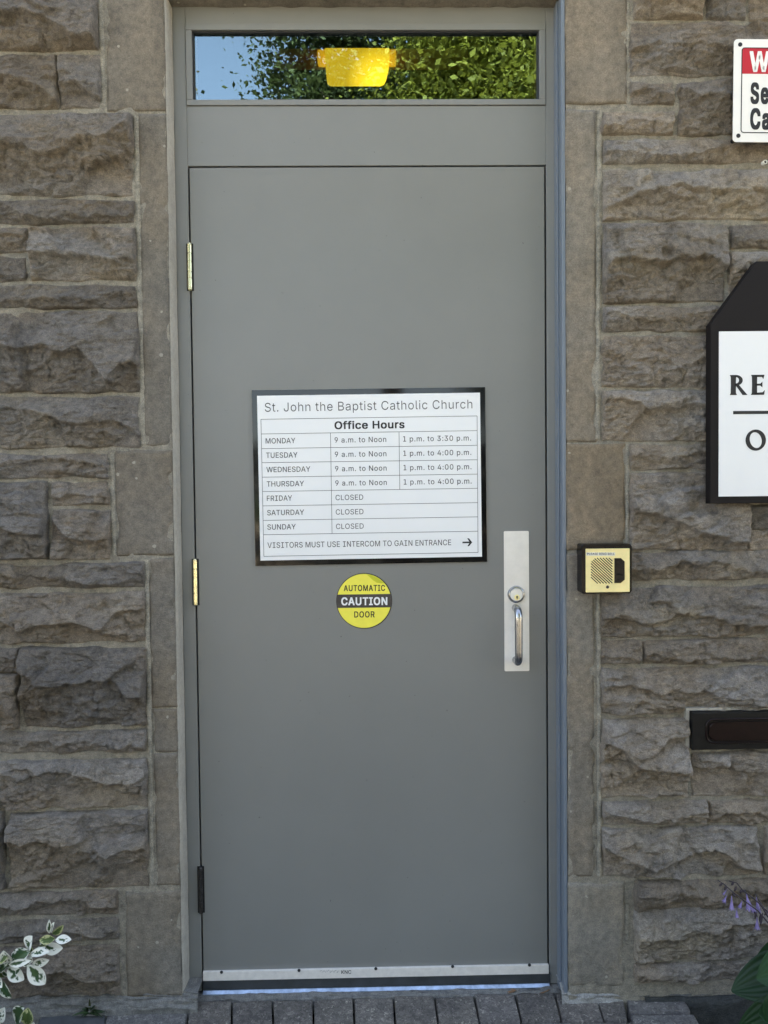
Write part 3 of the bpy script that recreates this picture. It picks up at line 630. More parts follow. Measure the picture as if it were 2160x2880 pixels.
rr = random.Random(3)
sd_ = 100
X_LEFT, X_RIGHT = -3.2, 4.2
for (xl, xr, yt, yb, rg) in STONES:
    sd_ += 13
    left = xr < 1000
    ex_l, ex_r = xl == LEFT_END, xr == RIGHT_END
    ym = (yt+yb)/2
    xm = (max(xl, 0)+min(xr, 2160))/2
    z1 = at(xm, yt)[1]; z0 = at(xm, yb)[1]
    x0 = at(max(xl, 0), ym)[0]; x1 = at(min(xr, 2160), ym)[0]
    ridge = [at(a, b) for a, b in rg] if rg else None
    if ex_l: x0 -= rr.uniform(0.04, 0.30)
    if ex_r: x1 += rr.uniform(0.04, 0.30)
    stone(x0, x1, z0, z1, sd_, ridge, 0.0027, -1 if left else 1)
    # the course carries on past the edge of the photograph
    if ex_l:
        x = x0-0.013
        while x > X_LEFT:
            ln = rr.uniform(0.14, 0.5); sd_ += 7
            stone(x-ln, x, z0, z1, sd_, None, 0.006 if x > -1.2 else 0.014, -1); x -= ln+0.013
    if ex_r:
        x = x1+0.013
        while x < X_RIGHT:
            ln = rr.uniform(0.14, 0.5); sd_ += 7
            stone(x, x+ln, z0, z1, sd_, None, 0.006 if x < 2.1 else 0.014, 1); x += ln+0.013
# courses above the photograph
zc = at(150, -46)[1]+0.013
LX0, LX1, LZ0, LZ1 = -0.27, 1.19, 2.5185, 2.80
first = True
while zc < 6.6:
    hh = rr.choice((0.07, 0.11, 0.15, 0.2, 0.22))
    if zc < LZ1 < zc+hh+0.07: hh = LZ1+0.012-zc
    spans = [(X_LEFT, LX0-0.012), (LX1+0.012, X_RIGHT)] if zc < LZ1 else [(X_LEFT, X_RIGHT)]
    for a, b in spans:
        x = a
        while x < b-0.02:
            ln = rr.uniform(0.16, 0.5); sd_ += 7
            e_ = min(x+ln, b)
            if b-e_ < 0.1: e_ = b
            stone(x, e_, zc, zc+hh, sd_, None, 0.016 if zc > 2.9 else 0.010, 1 if x > 0.5 else -1); x = e_+0.013
    zc += hh+0.013
TOPZ = zc
wall = thing('stone_wall', 'rock-faced grey and brown sandstone wall around the grey door', 'wall', (0.456, 0.0, 0.0))
put('rock_faced_masonry', np_mesh('rock_faced_masonry', np.concatenate(V), np.concatenate(F), {'tint': np.concatenate(T)}), M_ROCK, wall, smooth=False)

# mortar bed behind and between the stones (three sheets round the door opening), with depth
def mortar_sheet(x0, x1, z0, z1, step, seed):
    nx = max(2, int((x1-x0)/step)); nz = max(2, int((z1-z0)/step))
    X, Z = np.meshgrid(np.linspace(x0, x1, nx+1), np.linspace(z0, z1, nz+1))
    Y = 0.0025*fbm(X*30, Z*30, 3, seed) + 0.0035*fbm(X*7, Z*7, 2, seed+3)
    P = np.stack([X, Y, Z], -1).reshape(-1, 3)
    idx = np.arange((nx+1)*(nz+1)).reshape(nz+1, nx+1)
    Q = np.stack([idx[:-1, :-1], idx[:-1, 1:], idx[1:, 1:], idx[1:, :-1]], -1).reshape(-1, 4)
    return P, Q
JL, JR = -0.0400, 0.9525            # the two sides of the door opening
mv, mf, k = [], [], 0
for a in ((X_LEFT, -0.9, -0.3, 2.54, 0.03), (-0.9, JL-0.001, -0.3, 2.54, 0.006), (JR+0.001, 1.7, -0.3, 2.54, 0.006), (1.7, X_RIGHT, -0.3, 2.54, 0.03), (X_LEFT, X_RIGHT, 2.54, TOPZ, 0.03)):
    P, Q = mortar_sheet(*a, 5); mv.append(P); mf.append(Q+k); k += len(P)
put('mortar', np_mesh('mortar', np.concatenate(mv), np.concatenate(mf)), M_MORTAR, wall, smooth=True)
bm = bmesh.new()
for a in ((X_LEFT, JL-0.015, -0.3, 2.53), (JR+0.015, X_RIGHT, -0.3, 2.53), (X_LEFT, LX0, 2.532, LZ1), (LX1, X_RIGHT, 2.532, LZ1), (X_LEFT, X_RIGHT, LZ1+0.002, TOPZ)):
    add_box(bm, a[0], a[1], 0.012, 0.30, a[2], a[3])
add_box(bm, LX0, LX1, 0.012, 0.125, 2.532, LZ1)
put('wall_core', bm_mesh('wall_core', bm), M_MORTAR, wall)

# dressed jamb stones: smooth front with worn arrises, returning into the door reveal
def jamb_stone(name, x0, x1, z0, z1, seed, tint, proud=0.004, depth=0.30):
    rs = np.random.RandomState(seed)
    st = 0.006
    nx = max(4, int((x1-x0)/st)); nz = max(4, int((z1-z0)/st))
    U, W = np.meshgrid(np.linspace(0, 1, nx+1), np.linspace(0, 1, nz+1))
    X = x0+(x1-x0)*U; Z = z0+(z1-z0)*W
    wv = 0.0018
    X = X + wv*vn(Z*30, Z*0+seed, seed)*(np.abs(U-0.5)*2)**8
    Z = Z + wv*vn(X*30, X*0+seed, seed+1)*(np.abs(W-0.5)*2)**8
    d = np.minimum(np.minimum(X-x0, x1-X), np.minimum(Z-z0, z1-Z))
    chip = 0.0035*np.clip(fbm(X*22, Z*22, 3, seed+2)-0.12, 0, 1)*np.exp(-d/0.012)*6
    Y = -(proud - 0.003*np.exp(-np.clip(d, 0, 1)/0.0022) - chip + 0.0008*fbm(X*9, Z*9, 3, seed+3) + 0.0004*fbm(X*60, Z*60, 2, seed+4))
    front = np.stack([X, Y, Z], -1)
    idx = np.arange((nx+1)*(nz+1)).reshape(nz+1, nx+1)
    Q = [np.stack([idx[:-1, :-1], idx[:-1, 1:], idx[1:, 1:], idx[1:, :-1]], -1).reshape(-1, 4)]
    P = [front.reshape(-1, 3)]; n = len(P[0])
    loop = np.concatenate([idx[0, :-1], idx[:-1, -1], idx[-1, :0:-1], idx[:0:-1, 0]])
    back = P[0][loop].copy(); back[:, 1] = depth
    P.append(back); m_ = len(loop)
    i = np.arange(m_); j = (i+1) % m_
    Q.append(np.stack([loop[i], n+i, n+j, loop[j]], -1))
    P = np.concatenate(P); Q = np.concatenate(Q)
    v = 1 + 0.16*fbm(P[:, 0]*6+seed, P[:, 2]*6, 4, seed+9) + 0.20*fbm(P[:, 0]*25, P[:, 2]*2.5+seed, 3, seed+10)
    warm = sm(0.5+fbm(P[:, 0]*4+seed, P[:, 2]*4, 3, seed+12))[:, None]
    col = np.array(tint)*v[:, None]*(np.array([1.03, 1.0, 0.95])*warm + np.array([0.96, 1.0, 1.05])*(1-warm))
    return put(name, np_mesh(name, P, Q, {'tint': col}), M_QUOIN, wall)
def J(xo, yt, yb, side, tint, seed, top=None, bot=None):
    ym = (yt+yb)/2
    xx = at(xo, ym)[0]
    z1 = at((xo+(480 if side < 0 else 1592))/2, yt)[1] if top is None else top
    z0 = at((xo+(480 if side < 0 else 1592))/2, yb)[1] if bot is None else bot
    if side < 0: jamb_stone('jamb_stone', xx, JL, z0, z1, seed, tint)
    else: jamb_stone('jamb_stone', JR, xx, z0, z1, seed, tint)
QL = (0.180, 0.161, 0.133); QR = (0.210, 0.186, 0.151)
J(300, 0, 315, -1, QL, 1, top=2.5155)
J(398, 322, 1258, -1, QL, 2)
J(326, 1267, 1562, -1, QL, 3)
J(423, 1571, 1990, -1, QL, 4)
J(431, 1993, 2114, -1, QL, 5)
J(437, 2118, 2489, -1, QL, 6)
J(356, 2507, 2801, -1, (0.185, 0.168, 0.140), 7)
J(1762, 0, 293, 1, QR, 11, top=2.5155)
J(1675, 310, 1243, 1, QR, 12)
J(1757, 1248, 1546, 1, (0.215, 0.175, 0.125), 13)
J(1671, 1556, 2463, 1, QR, 14)
J(1756, 2481, 2774, 1, (0.225, 0.205, 0.170), 15)
jamb_stone('lintel', LX0, LX1, LZ0, LZ1, 21, QL, depth=0.12)
# pointing strips standing proud beside the jambs, with the dark gap the photo shows
def strip(px_list, wpx, y0, seed, name='pointing'):
    pts = [at(a, b) for a, b in px_list]
    zz = np.linspace(pts[0][1], pts[-1][1], 160)
    xx = np.interp(-zz, [-p[1] for p in pts], [p[0] for p in pts])
    wv = 0.0012*vn(zz*40, zz*0, seed) + 0.0006*vn(zz*150, zz*0, seed+1)
    hw = wpx*0.00045
    A = []
    for kx, ky in ((-1, 0.012), (-1, y0+0.002), (-0.7, y0), (0.7, y0), (1, y0+0.002), (1, 0.012)):
        A.append(np.stack([xx+kx*(hw+(wv if kx < 0 else 0.0008*vn(zz*60, zz*0, seed+5))), np.full_like(zz, ky)+0.0008*vn(zz*70, zz*0+kx, seed+2)*(ky < 0.01), zz], -1))
    A = np.stack(A, 1); n = len(zz)
    idx = np.arange(n*6).reshape(n, 6)
    Q = np.stack([idx[:-1, :-1], idx[:-1, 1:], idx[1:, 1:], idx[1:, :-1]], -1).reshape(-1, 4)
    return A.reshape(-1, 3), Q
sv, sf, k = [], [], 0
for a in (([(1682, 1560), (1684, 2000), (1685, 2462)], 11, -0.006, 1), ([(412, 1575), (421, 2000), (427, 2488)], 13, -0.004, 2),
          ([(283, 0), (293, 300)], 13, -0.003, 3), ([(383, 328), (404, 1250)], 14, -0.003, 4), ([(316, 1275), (322, 1562)], 13, -0.003, 5),
          ([(1687, 312), (1680, 1235)], 14, -0.003, 6), ([(1767, 5), (1766, 290)], 10, -0.001, 7), ([(1765, 1250), (1764, 1540)], 10, -0.003, 8),
          ([(343, 2510), (346, 2800)], 16, 0.004, 9), ([(1766, 2484), (1764, 2770)], 14, 0.001, 10)):
    P, Q = strip(*a); sv.append(P); sf.append(Q+k); k += len(P)
put('pointing', np_mesh('pointing', np.concatenate(sv), np.concatenate(sf)), M_POINT, wall, smooth=True)
# mortar render lining the left reveal of the opening
zz = np.linspace(-0.03, 2.515, 240)
A = []
for yk, base in ((-0.0005, 0.0), (0.002, 0.0022), (0.03, 0.0034), (0.0585, 0.0045)):
    A.append(np.stack([JL+0.0004+base+0.0012*fbm(zz*14, zz*0+yk*90, 3, 8), np.full_like(zz, yk), zz], -1))
A = np.stack(A, 1); idx = np.arange(240*4).reshape(240, 4)
Q = np.stack([idx[:-1, :-1], idx[:-1, 1:], idx[1:, 1:], idx[1:, :-1]], -1).reshape(-1, 4)
put('reveal_render', np_mesh('reveal_render', A.reshape(-1, 3), Q), M_CAULK, wall, smooth=True)

# ================================================================== DOOR FRAME with transom window
YF = 0.06
frame = thing('door_frame', 'grey painted metal door frame with a narrow transom window on top', 'door frame', (0.456, YF, -0.03))
bm = bmesh.new()
FL, FR = JL+0.0045, JR-0.0005
add_box(bm, FL, -0.0030, YF, 0.20, -0.032, 2.58, 0.0012)
add_box(bm, 0.9175, FR-0.0105, YF, 0.20, -0.032, 2.58, 0.0012)
put('jamb', bm_mesh('jamb', bm), M_FRAME, frame)
# right side: the frame's return lining the reveal
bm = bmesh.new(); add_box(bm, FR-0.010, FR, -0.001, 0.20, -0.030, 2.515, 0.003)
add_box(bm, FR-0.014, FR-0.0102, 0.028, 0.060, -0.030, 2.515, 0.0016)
put('reveal_lining', bm_mesh('reveal_lining', bm), paint('sky_tinted_lining_paint', (0.158, 0.188, 0.226), 0.3), frame)  # blue skylight on this side is put into the paint colour
box('transom_panel', (-0.0028, 0.9173, YF+0.0004, 0.108, 2.1195, 2.2703), M_FRAME, frame, 0.001)
box('head', (-0.0028, 0.9173, YF+0.0004, 0.108, 2.4772, 2.58), M_FRAME, frame, 0.001)
tw = box('glazing_bead', (0, 1, 0, 1, 0, 1), M_FRAME, frame)
bm = bmesh.new()
gx0, gx1, gz0, gz1 = 0.0135, 0.9005, 2.2855, 2.4600
bx0, bx1, bz0, bz1 = -0.0022, 0.9165, 2.2712, 2.4763
yb0, yb1 = YF-0.0032, YF+0.03
add_box(bm, bx0, bx1, yb0, yb1, gz1, bz1, 0.0012); add_box(bm, bx0, bx1, yb0, yb1, bz0, gz0, 0.0012)
add_box(bm, bx0, gx0, yb0+0.0003, yb1, gz0+0.0002, gz1-0.0002, 0.0012); add_box(bm, gx1, bx1, yb0+0.0003, yb1, gz0+0.0002, gz1-0.0002, 0.0012)
old = tw.data; tw.data = bm_mesh('glazing_bead', bm); tw.data.materials.append(M_FRAME); tw.data.transform(Matrix.Translation(-frame.location)); bpy.data.meshes.remove(old)
bm = bmesh.new(); g = 0.0032
for b_ in ((gx0, gx1, gz1-g, gz1-0.0003), (gx0, gx1, gz0+0.0003, gz0+g*0.7), (gx0+0.0003, gx0+g, gz0+g, gz1-g), (gx1-g, gx1-0.0003, gz0+g, gz1-g)):
    add_box(bm, b_[0], b_[1], YF+0.004, YF+0.028, b_[2], b_[3])
put('glazing_gasket', bm_mesh('glazing_gasket', bm), M_GASKET, frame)
box('window_pane', (gx0-0.005, gx1+0.005, YF+0.012, YF+0.0125, gz0-0.005, gz1+0.005), M_GLASS, frame)
# backing behind the door gap, coloured black for the shade in the slit
bm = bmesh.new()
add_box(bm, -0.02, 0.012, 0.112, 0.16, -0.03, 2.13); add_box(bm, 0.905, 0.93, 0.112, 0.16, -0.03, 2.13); add_box(bm, 0.012, 0.905, 0.112, 0.16, 2.10, 2.125)
put('dark_slit_backing', bm_mesh('dark_slit_backing', bm), M_GAP, frame)
# threshold
bm = bmesh.new()
pr = [(0.0640, -0.0262), (0.0600, -0.0266), (0.0498, -0.0348), (0.0494, -0.0372), (0.16, -0.0372), (0.16, -0.0262)]
xa, xb = 0.0, 0.9165
va = [bm.verts.new((xa, p[0], p[1])) for p in pr]; vb = [bm.verts.new((xb, p[0], p[1])) for p in pr]
bm.faces.new(va); bm.faces.new(vb[::-1])
for i in range(len(pr)): bm.faces.new((va[i], vb[i], vb[(i+1) % len(pr)], va[(i+1) % len(pr)]))
put('threshold', bm_mesh('threshold', bm), M_SADDLE, frame)

# ================================================================== DOOR
YD = 0.0605
door = thing('door', 'flat grey steel door with notice, pull handle and three hinges on its left edge', 'door', (0.0, YD, 0.0))
box('door_panel', (0.0012, 0.9128, YD, YD+0.045, -0.010, 2.1150), M_DOOR, door, 0.0012)
def hinge(px0, y0, px1, y1, material, label):
    x0, z1 = at(px0, y0, YD-0.006); x1, z0 = at(px1, y1, YD-0.006)
    cx = -0.0012
    r = 0.0058; cy = YD-0.0056; hgt = z1-z0
    bm = bmesh.new()
    # five knuckles with fine gaps, and a domed pin tip at each end
    cuts = [0, 0.235, 0.385, 0.615, 0.80, 1.0]
    for i in range(5):
        a = z0+0.006+(hgt-0.012)*cuts[i]+0.0005; b = z0+0.006+(hgt-0.012)*cuts[i+1]-0.0005
        add_tube(bm, [(cx, cy, a), (cx, cy, a+0.0008), (cx, cy, b-0.0008), (cx, cy, b)], [r*0.9, r, r, r*0.9], 20)
    add_tube(bm, [(cx, cy, z0+0.003), (cx, cy, z1-0.003)], r*0.82, 16)
    for s, zc_ in ((1, z1-0.006), (-1, z0+0.006)):
        add_tube(bm, [(cx, cy, zc_), (cx, cy, zc_+s*0.002), (cx, cy, zc_+s*0.0045), (cx, cy, zc_+s*0.006)], [r*0.95, r*0.95, r*0.7, r*0.25], 16)
    o = put('hinge', bm_mesh('hinge', bm), material, door, smooth=False); o['label'] = label
    bm3 = bmesh.new(); add_box(bm3, cx-0.0092, cx+0.0088, YD-0.0012, YD+0.0004, z0+0.001, z1-0.001, 0.0004)  # raised dark plate standing for the shade in the gap around the hinge
    put('hinge_gap_shade', bm_mesh('hinge_gap_shade', bm3), M_GAP, o)
    bm2 = bmesh.new(); add_box(bm2, cx-0.0040, cx+0.0040, cy+0.003, YD+0.03, z0+0.006, z1-0.006)
    put('hinge_leaf', bm_mesh('hinge_leaf', bm2), M_BRONZE, o)
hinge(530, 682, 543, 818, M_BRASS, 'bright brass top hinge')
hinge(547, 1571, 561, 1704, M_BRASS, 'bright brass middle hinge')
hinge(559, 2438, 576, 2571, M_BRONZE, 'dark bronze bottom hinge')
# push plate with lock and pull
px0, pz1 = at(1417, 1494, YD-0.0015); px1, pz0 = at(1489, 1887, YD-0.0015)
plate = prism('handle_plate', round_rect(px0, px1, pz0, pz1, 0.003), YD-0.0022, YD-0.0001, M_STEEL, door, 0.0006)
lx, lz = at(1452, 1672, YD-0.006)
def lathe_y(bm, cx, cz, prof, n=40):      # prof: (radius, y)
    rings = [[bm.verts.new((cx+r*math.cos(2*math.pi*k/n), y, cz+r*math.sin(2*math.pi*k/n))) for k in range(n)] for r, y in prof]
    for i in range(len(rings)-1):
        for k in range(n): bm.faces.new((rings[i][k], rings[i][(k+1) % n], rings[i+1][(k+1) % n], rings[i+1][k]))
    bm.faces.new(rings[-1]); bm.faces.new(rings[0][::-1])
bm = bmesh.new(); lathe_y(bm, lx, lz, [(0.0225, YD-0.0022), (0.0225, YD-0.006), (0.0205, YD-0.0095), (0.0180, YD-0.0105), (0.0172, YD-0.0080), (0.0170, YD-0.0070)])
lock = put('lock_cylinder', bm_mesh('lock_cylinder', bm), M_CHROME, door)
bm = bmesh.new(); lathe_y(bm, lx, lz, [(0.0166, YD-0.0072), (0.0166, YD-0.0092), (0.0160, YD-0.0098), (0.002, YD-0.0099)])
put('lock_face', bm_mesh('lock_face', bm), M_STEEL, lock)
bm = bmesh.new(); lathe_y(bm, lx+0.001, lz-0.0068, [(0.0074, YD-0.0098), (0.0074, YD-0.0112), (0.0066, YD-0.0115), (0.001, YD-0.0116)], 28)
put('key_plug', bm_mesh('key_plug', bm), M_GOLD, lock)
prism('keyhole', circle(lx+0.001, lz-0.0056, 0.0024, 16), YD-0.0121, YD-0.0113, M_GAP, lock)
prism('keyhole_slot', [(lx+0.0000, lz-0.0118), (lx+0.0020, lz-0.0118), (lx+0.0017, lz-0.0062), (lx+0.0003, lz-0.0062)], YD-0.0119, YD-0.0113, M_GAP, lock)
hx = at(1458, 1790, YD-0.04)[0]; hz1 = at(1455, 1707, YD-0.045)[1]+0.001; hz0 = at(1458, 1876, YD-0.045)[1]-0.001
bm = bmesh.new(); r = 0.0098; out = YD-0.044; R_ = 0.020
path = [(hx, YD-0.0015, hz1-r), (hx, out+R_, hz1-r)]
for k in range(1, 8):
    a = math.pi/2*k/8; path.append((hx, out+R_-R_*math.sin(a), hz1-r-R_+R_*math.cos(a)))
for k in range(0, 9): path.append((hx, out, hz1-r-R_ + (hz0+2*r+2*R_-hz1)*k/8))
for k in range(1, 9):
    a = math.pi/2*k/8; path.append((hx, out+R_-R_*math.cos(a), hz0+r+R_-R_*math.sin(a)))
path.append((hx, YD-0.0015, hz0+r))
add_tube(bm, path, r, 24)
put('pull_handle', bm_mesh('pull_handle', bm), M_CHROME, door, smooth=True)
# door sweep: aluminium carrier with screws and a rubber blade
sx0, sx1 = 0.0012, 0.9145
sweep = box('door_sweep', (sx0, sx1, YD-0.0075, YD-0.0002, -0.001, 0.0235), M_ALU, door, 0.0008)
bm = bmesh.new(); add_box(bm, sx0-0.001, sx1+0.005, YD-0.0050, YD+0.002, -0.0268, -0.0012, 0.0006)
put('rubber_blade', bm_mesh('rubber_blade', bm), M_BLADE, sweep)
for px, py in ((623, 2734), (841, 2729), (1057, 2724), (1273, 2718), (1489, 2714)):
    cx, cz = at(px, py, YD-0.0075)
    bm = bmesh.new(); lathe_y(bm, cx, cz, [(0.0042, YD-0.0074), (0.0042, YD-0.0082), (0.0034, YD-0.0092), (0.001, YD-0.0095)], 16)
    put('screw', bm_mesh('screw', bm), M_SCREW, sweep)
ink = Ink(YD-0.0078)
a = at(960, 2739, YD-0.0078); b = at(988, 2738.5, YD-0.0078); ink.text('KNC', a, b, 0.0092, 0.02, 0.02)
ink.build('maker_mark', M_INK2, sweep)
ink = Ink(YD-0.0078)
for k in range(26):
    xk = 900+ (k*2.1) + random.uniform(-0.8, 0.8); yk = 2733+random.uniform(-3, 4)
    p = at(xk, yk, YD-0.0078); q = at(xk+random.uniform(2, 4), yk-random.uniform(0, 4), YD-0.0078); ink.line(p, q, random.uniform(0.0005, 0.0012))
ink.build('worn_print', plain('worn_print_ink', (0.38, 0.38, 0.37), 0.6), sweep)

# ================================================================== NOTICE ON THE DOOR
ZS = 1659/720.0
def zp(x, y, Y): return at(680+x/ZS, 1060+y/ZS, Y)
YS = YD-0.0040
def quad_rect(c):    # four measured corners (tl,tr,bl,br) -> one true rectangle: origin bottom-left, unit axes, size
    tl, tr, bl, br = [Vector(p) for p in c]
    ex = ((tr-tl)+(br-bl)).normalized(); ez = Vector((-ex.y, ex.x)); cen = (tl+tr+bl+br)/4
    W_ = ((tr-tl).length+(br-bl).length)/2; H_ = ((tl-bl).length+(tr-br).length)/2
    return cen, ex, ez, W_, H_
def rect_pts(r, grow=0.0):
    cen, ex, ez, W_, H_ = r; a, b = W_/2+grow, H_/2+grow
    return [cen-ex*a-ez*b, cen+ex*a-ez*b, cen+ex*a+ez*b, cen-ex*a+ez*b]
rb = quad_rect([zp(65, 87, YS), zp(1577, 66, YS), zp(88, 1225, YS), zp(1590, 1198, YS)])
rw = quad_rect([zp(98, 123, YS), zp(1545, 102, YS), zp(122, 1190, YS), zp(1555, 1165, YS)])
sign = thing('office_hours_sign', 'white office hours notice in a glossy black border stuck on the grey door', 'sign', (float(rb[0].x), YD, float(rb[0].y)))
prism('backing_board', rect_pts(rb), YS, YD-0.0002, M_BLACKG, sign, 0.0005)
sheet = prism('notice_sheet', rect_pts(rw), YS-0.0006, YS+0.0006, M_WHITE, sign)
YI = YS-0.0009
rule = Ink(YI)
UP = 1/ZS*0.000915
M_PRINT = plain('dark_print_ink', (0.016, 0.017, 0.019), 0.6)
write('St. John the Baptist Catholic Church', zp(150, 226, YI), zp(1494, 204, YI), 57*UP, YI, M_INK2, sheet, -0.012, 0.05)
write('Office Hours', zp(601, 338, YI), zp(1055, 331, YI), 48*UP, YI, M_INK, sheet, 0.045, 0.06)
rowy = [(275, 253), (370, 348), (465, 443), (556, 537), (650, 630), (743, 722), (836, 815), (930, 907), (1023, 1000), (1163, 1138)]
def edge_x(y, l): return 124+(y-275)*(19/888.) if l else 1525+(y-253)*(6/885.)
for yl, yr in rowy: rule.line(zp(edge_x(yl, 1), yl, YI), zp(edge_x(yr, 0), yr, YI), 0.00115)
rule.line(zp(124, 275, YI), zp(143, 1163, YI), 0.0011); rule.line(zp(1525, 253, YI), zp(1531, 1138, YI), 0.0011)
rule.line(zp(575, 364, YI), zp(585, 1015, YI), 0.0011); rule.line(zp(1019, 356, YI), zp(1024, 729, YI), 0.0011)
for d_, l_, r_, bl_ in (('MONDAY', 155, 347, 432), ('TUESDAY', 158, 361, 525), ('WEDNESDAY', 160, 444, 618), ('THURSDAY', 162, 403, 711), ('FRIDAY', 163, 326, 804), ('SATURDAY', 165, 404, 897), ('SUNDAY', 166, 350, 990)):
    write(d_, zp(l_, bl_, YI), zp(r_, bl_-(r_-l_)*0.0155, YI), 34*UP, YI, M_PRINT, sheet, 0.006, 0.03, True)
for k in range(4):
    write('9 a.m. to Noon', zp(602+1.5*k, 426+93*k, YI), zp(936+1.2*k, 421+93*k, YI), 34*UP, YI, M_PRINT, sheet, 0.006, 0.09)
    write('1 p.m. to 3:30 p.m.' if k == 0 else '1 p.m. to 4:00 p.m.', zp(1046+1.2*k, 419+93*k, YI), zp(1486+1.2*k, 412+93*k, YI), 34*UP, YI, M_PRINT, sheet, 0.006, 0.10, True)
for k in range(3): write('CLOSED', zp(608+1.5*k, 799+93.5*k, YI), zp(787+1.5*k, 796+93.5*k, YI), 34*UP, YI, M_PRINT, sheet, 0.0, 0.03)
write('VISITORS MUST USE INTERCOM TO GAIN ENTRANCE', zp(167, 1109, YI), zp(1357, 1090, YI), 36*UP, YI, M_PRINT, sheet, 0.002, 0.03, True)
rule.build('table_rules', M_PRINT, sheet)
ar = Ink(YI-0.0001)
ar.line(zp(1430, 1073, YI), zp(1480, 1072, YI), 0.0040)
ar.poly([zp(1461, 1046, YI), zp(1472, 1046, YI), zp(1493, 1072, YI), zp(1473, 1097, YI), zp(1462, 1097, YI), zp(1478, 1072, YI)])
ar.build('arrow', M_INK, sheet)

# ================================================================== CAUTION STICKER
cx, cz = at(1024.4, 1690, YD); RR = 79.6*0.000918
st_ = thing('caution_sticker', 'round yellow and black automatic door caution sticker under the notice', 'sticker', (cx, YD, cz))
prism('black_rim', circle(cx, cz, RR, 64), YD-0.0006, YD-0.0001, M_INK, st_)
disc = prism('yellow_disc', circle(cx-0.0006, cz, RR-0.0022, 64), YD-0.0009, YD-0.0003, M_YELLOW, st_)
def cp(x, y): return at(900+x/6.9125, 1580+y/6.9125, YD)
hb = 132/6.9125*0.000918; Rb = RR-0.0014
tb_ = [(cx+Rb*math.cos(t), cz+Rb*math.sin(t)) for t in np.linspace(-math.asin(hb/Rb), math.asin(hb/Rb), 10)]
band_pts = tb_ + [(2*cx-p[0], p[1]) for p in tb_[::-1]]
band = prism('caution_band', band_pts, YD-0.0012, YD-0.0005, M_BAND, st_)
CU = 0.000918/6.9125
write('AUTOMATIC', cp(462, 568), cp(1266, 562), 113*CU, YD-0.0011, M_INK, disc, 0.035, 0.10)
write('DOOR', cp(666, 1080), cp(1062, 1077), 115*CU, YD-0.0011, M_INK, disc, 0.035, 0.10)
write('CAUTION', cp(414, 840), cp(1310, 834), 146*CU, YD-0.0014, M_WHITE, band, 0.055, 0.10)
i3 = Ink(YD-0.00095); i3.poly([cp(915, 250), cp(985, 250), cp(1120, 310), cp(1262, 420), cp(1190, 420), cp(1100, 405), cp(1040, 365)]); i3.build('torn_patch', M_YELLOW2, disc)

# ================================================================== INTERCOM
YB, YC = -0.004, -0.046
ix0, iz1 = at(1636, 1531, YC); ix1, iz0 = at(1777, 1669, YC)
ic = thing('intercom', 'black intercom box with brass face plate screwed to the jamb beside the door', 'intercom', ((ix0+ix1)/2, 0.0, (iz0+iz1)/2))
prism('housing', round_rect(ix0, ix1, iz0, iz1, 0.006), YC, 0.004, M_BLACK, ic, 0.003)
def ip(x, y, Y=YC): return at(1600+x/8.295, 1500+y/8.295, Y)
fx0, fz1 = ip(388, 360); fx1, fz0 = ip(1412, 1362)
face = prism('face_plate', round_rect(fx0, fx1, fz0, fz1, 0.0015), YC-0.0018, YC+0.001, M_GOLD, ic, 0.0004)
gi = Ink(YC-0.0021)
gp = [ip(510, 665), ip(612, 572), ip(1010, 572), ip(1010, 1165), ip(605, 1165), ip(510, 1075)]
def clip_line(poly, a, b):
    ts = []
    n = len(poly)
    for i in range(n):
        p, q = Vector(poly[i]), Vector(poly[(i+1) % n]); d = b-a; e = q-p
        den = d.x*e.y-d.y*e.x
        if abs(den) < 1e-12: continue
        t = ((p.x-a.x)*e.y-(p.y-a.y)*e.x)/den; u = ((p.x-a.x)*d.y-(p.y-a.y)*d.x)/den
        if 0 <= u <= 1: ts.append(t)
    return (a+(b-a)*min(ts), a+(b-a)*max(ts)) if len(ts) >= 2 else None
px_ = (gp[2][0]-gp[0][0]); top = gp[1][1]
for k in range(-9, 9):
    x_ = gp[0][0]+0.5*px_ + k*0.00735
    a = Vector((x_-0.1, (gp[1][1]+gp[4][1])/2+0.093)); b = Vector((x_+0.1, (gp[1][1]+gp[4][1])/2-0.093))
    c_ = clip_line(gp, a, b)
    if c_ and (c_[1]-c_[0]).length > 0.004: gi.line(c_[0], c_[1], 0.0024)
gi.build('speaker_slots', M_GAP, face)
prism('call_button', [ip(1055, 576), ip(1205, 576), ip(1293, 655), ip(1293, 1080), ip(1200, 1155), ip(1055, 1155)], YC-0.0035, YC-0.001, M_BLACK, ic, 0.0006)
bx_, bz_ = ip(1165, 1010)
bm = bmesh.new(); lathe_y(bm, bx_, bz_, [(0.0095, YC-0.0036), (0.0093, YC-0.0044), (0.0080, YC-0.0044), (0.0060, YC-0.0040), (0.001, YC-0.0040)], 28)
put('button_dimple', bm_mesh('button_dimple', bm), M_BLACK, ic)
sx_, sz_ = ip(897, 1250)
bm = bmesh.new(); lathe_y(bm, sx_, sz_, [(0.0040, YC-0.0018), (0.0038, YC-0.0028), (0.0026, YC-0.0034), (0.001, YC-0.0035)], 16)
put('screw', bm_mesh('screw', bm), M_SCREW, ic)
lab = Ink(YC-0.0020); lab.poly([ip(400, 445), ip(1070, 445), ip(1070, 520), ip(400, 520)]); lab.build('label_strip', M_LABEL, face)
write('PLEASE RING BELL', ip(420, 503), ip(1060, 503), 0.0052, YC-0.0022, M_INK, face, 0.03, 0.06)

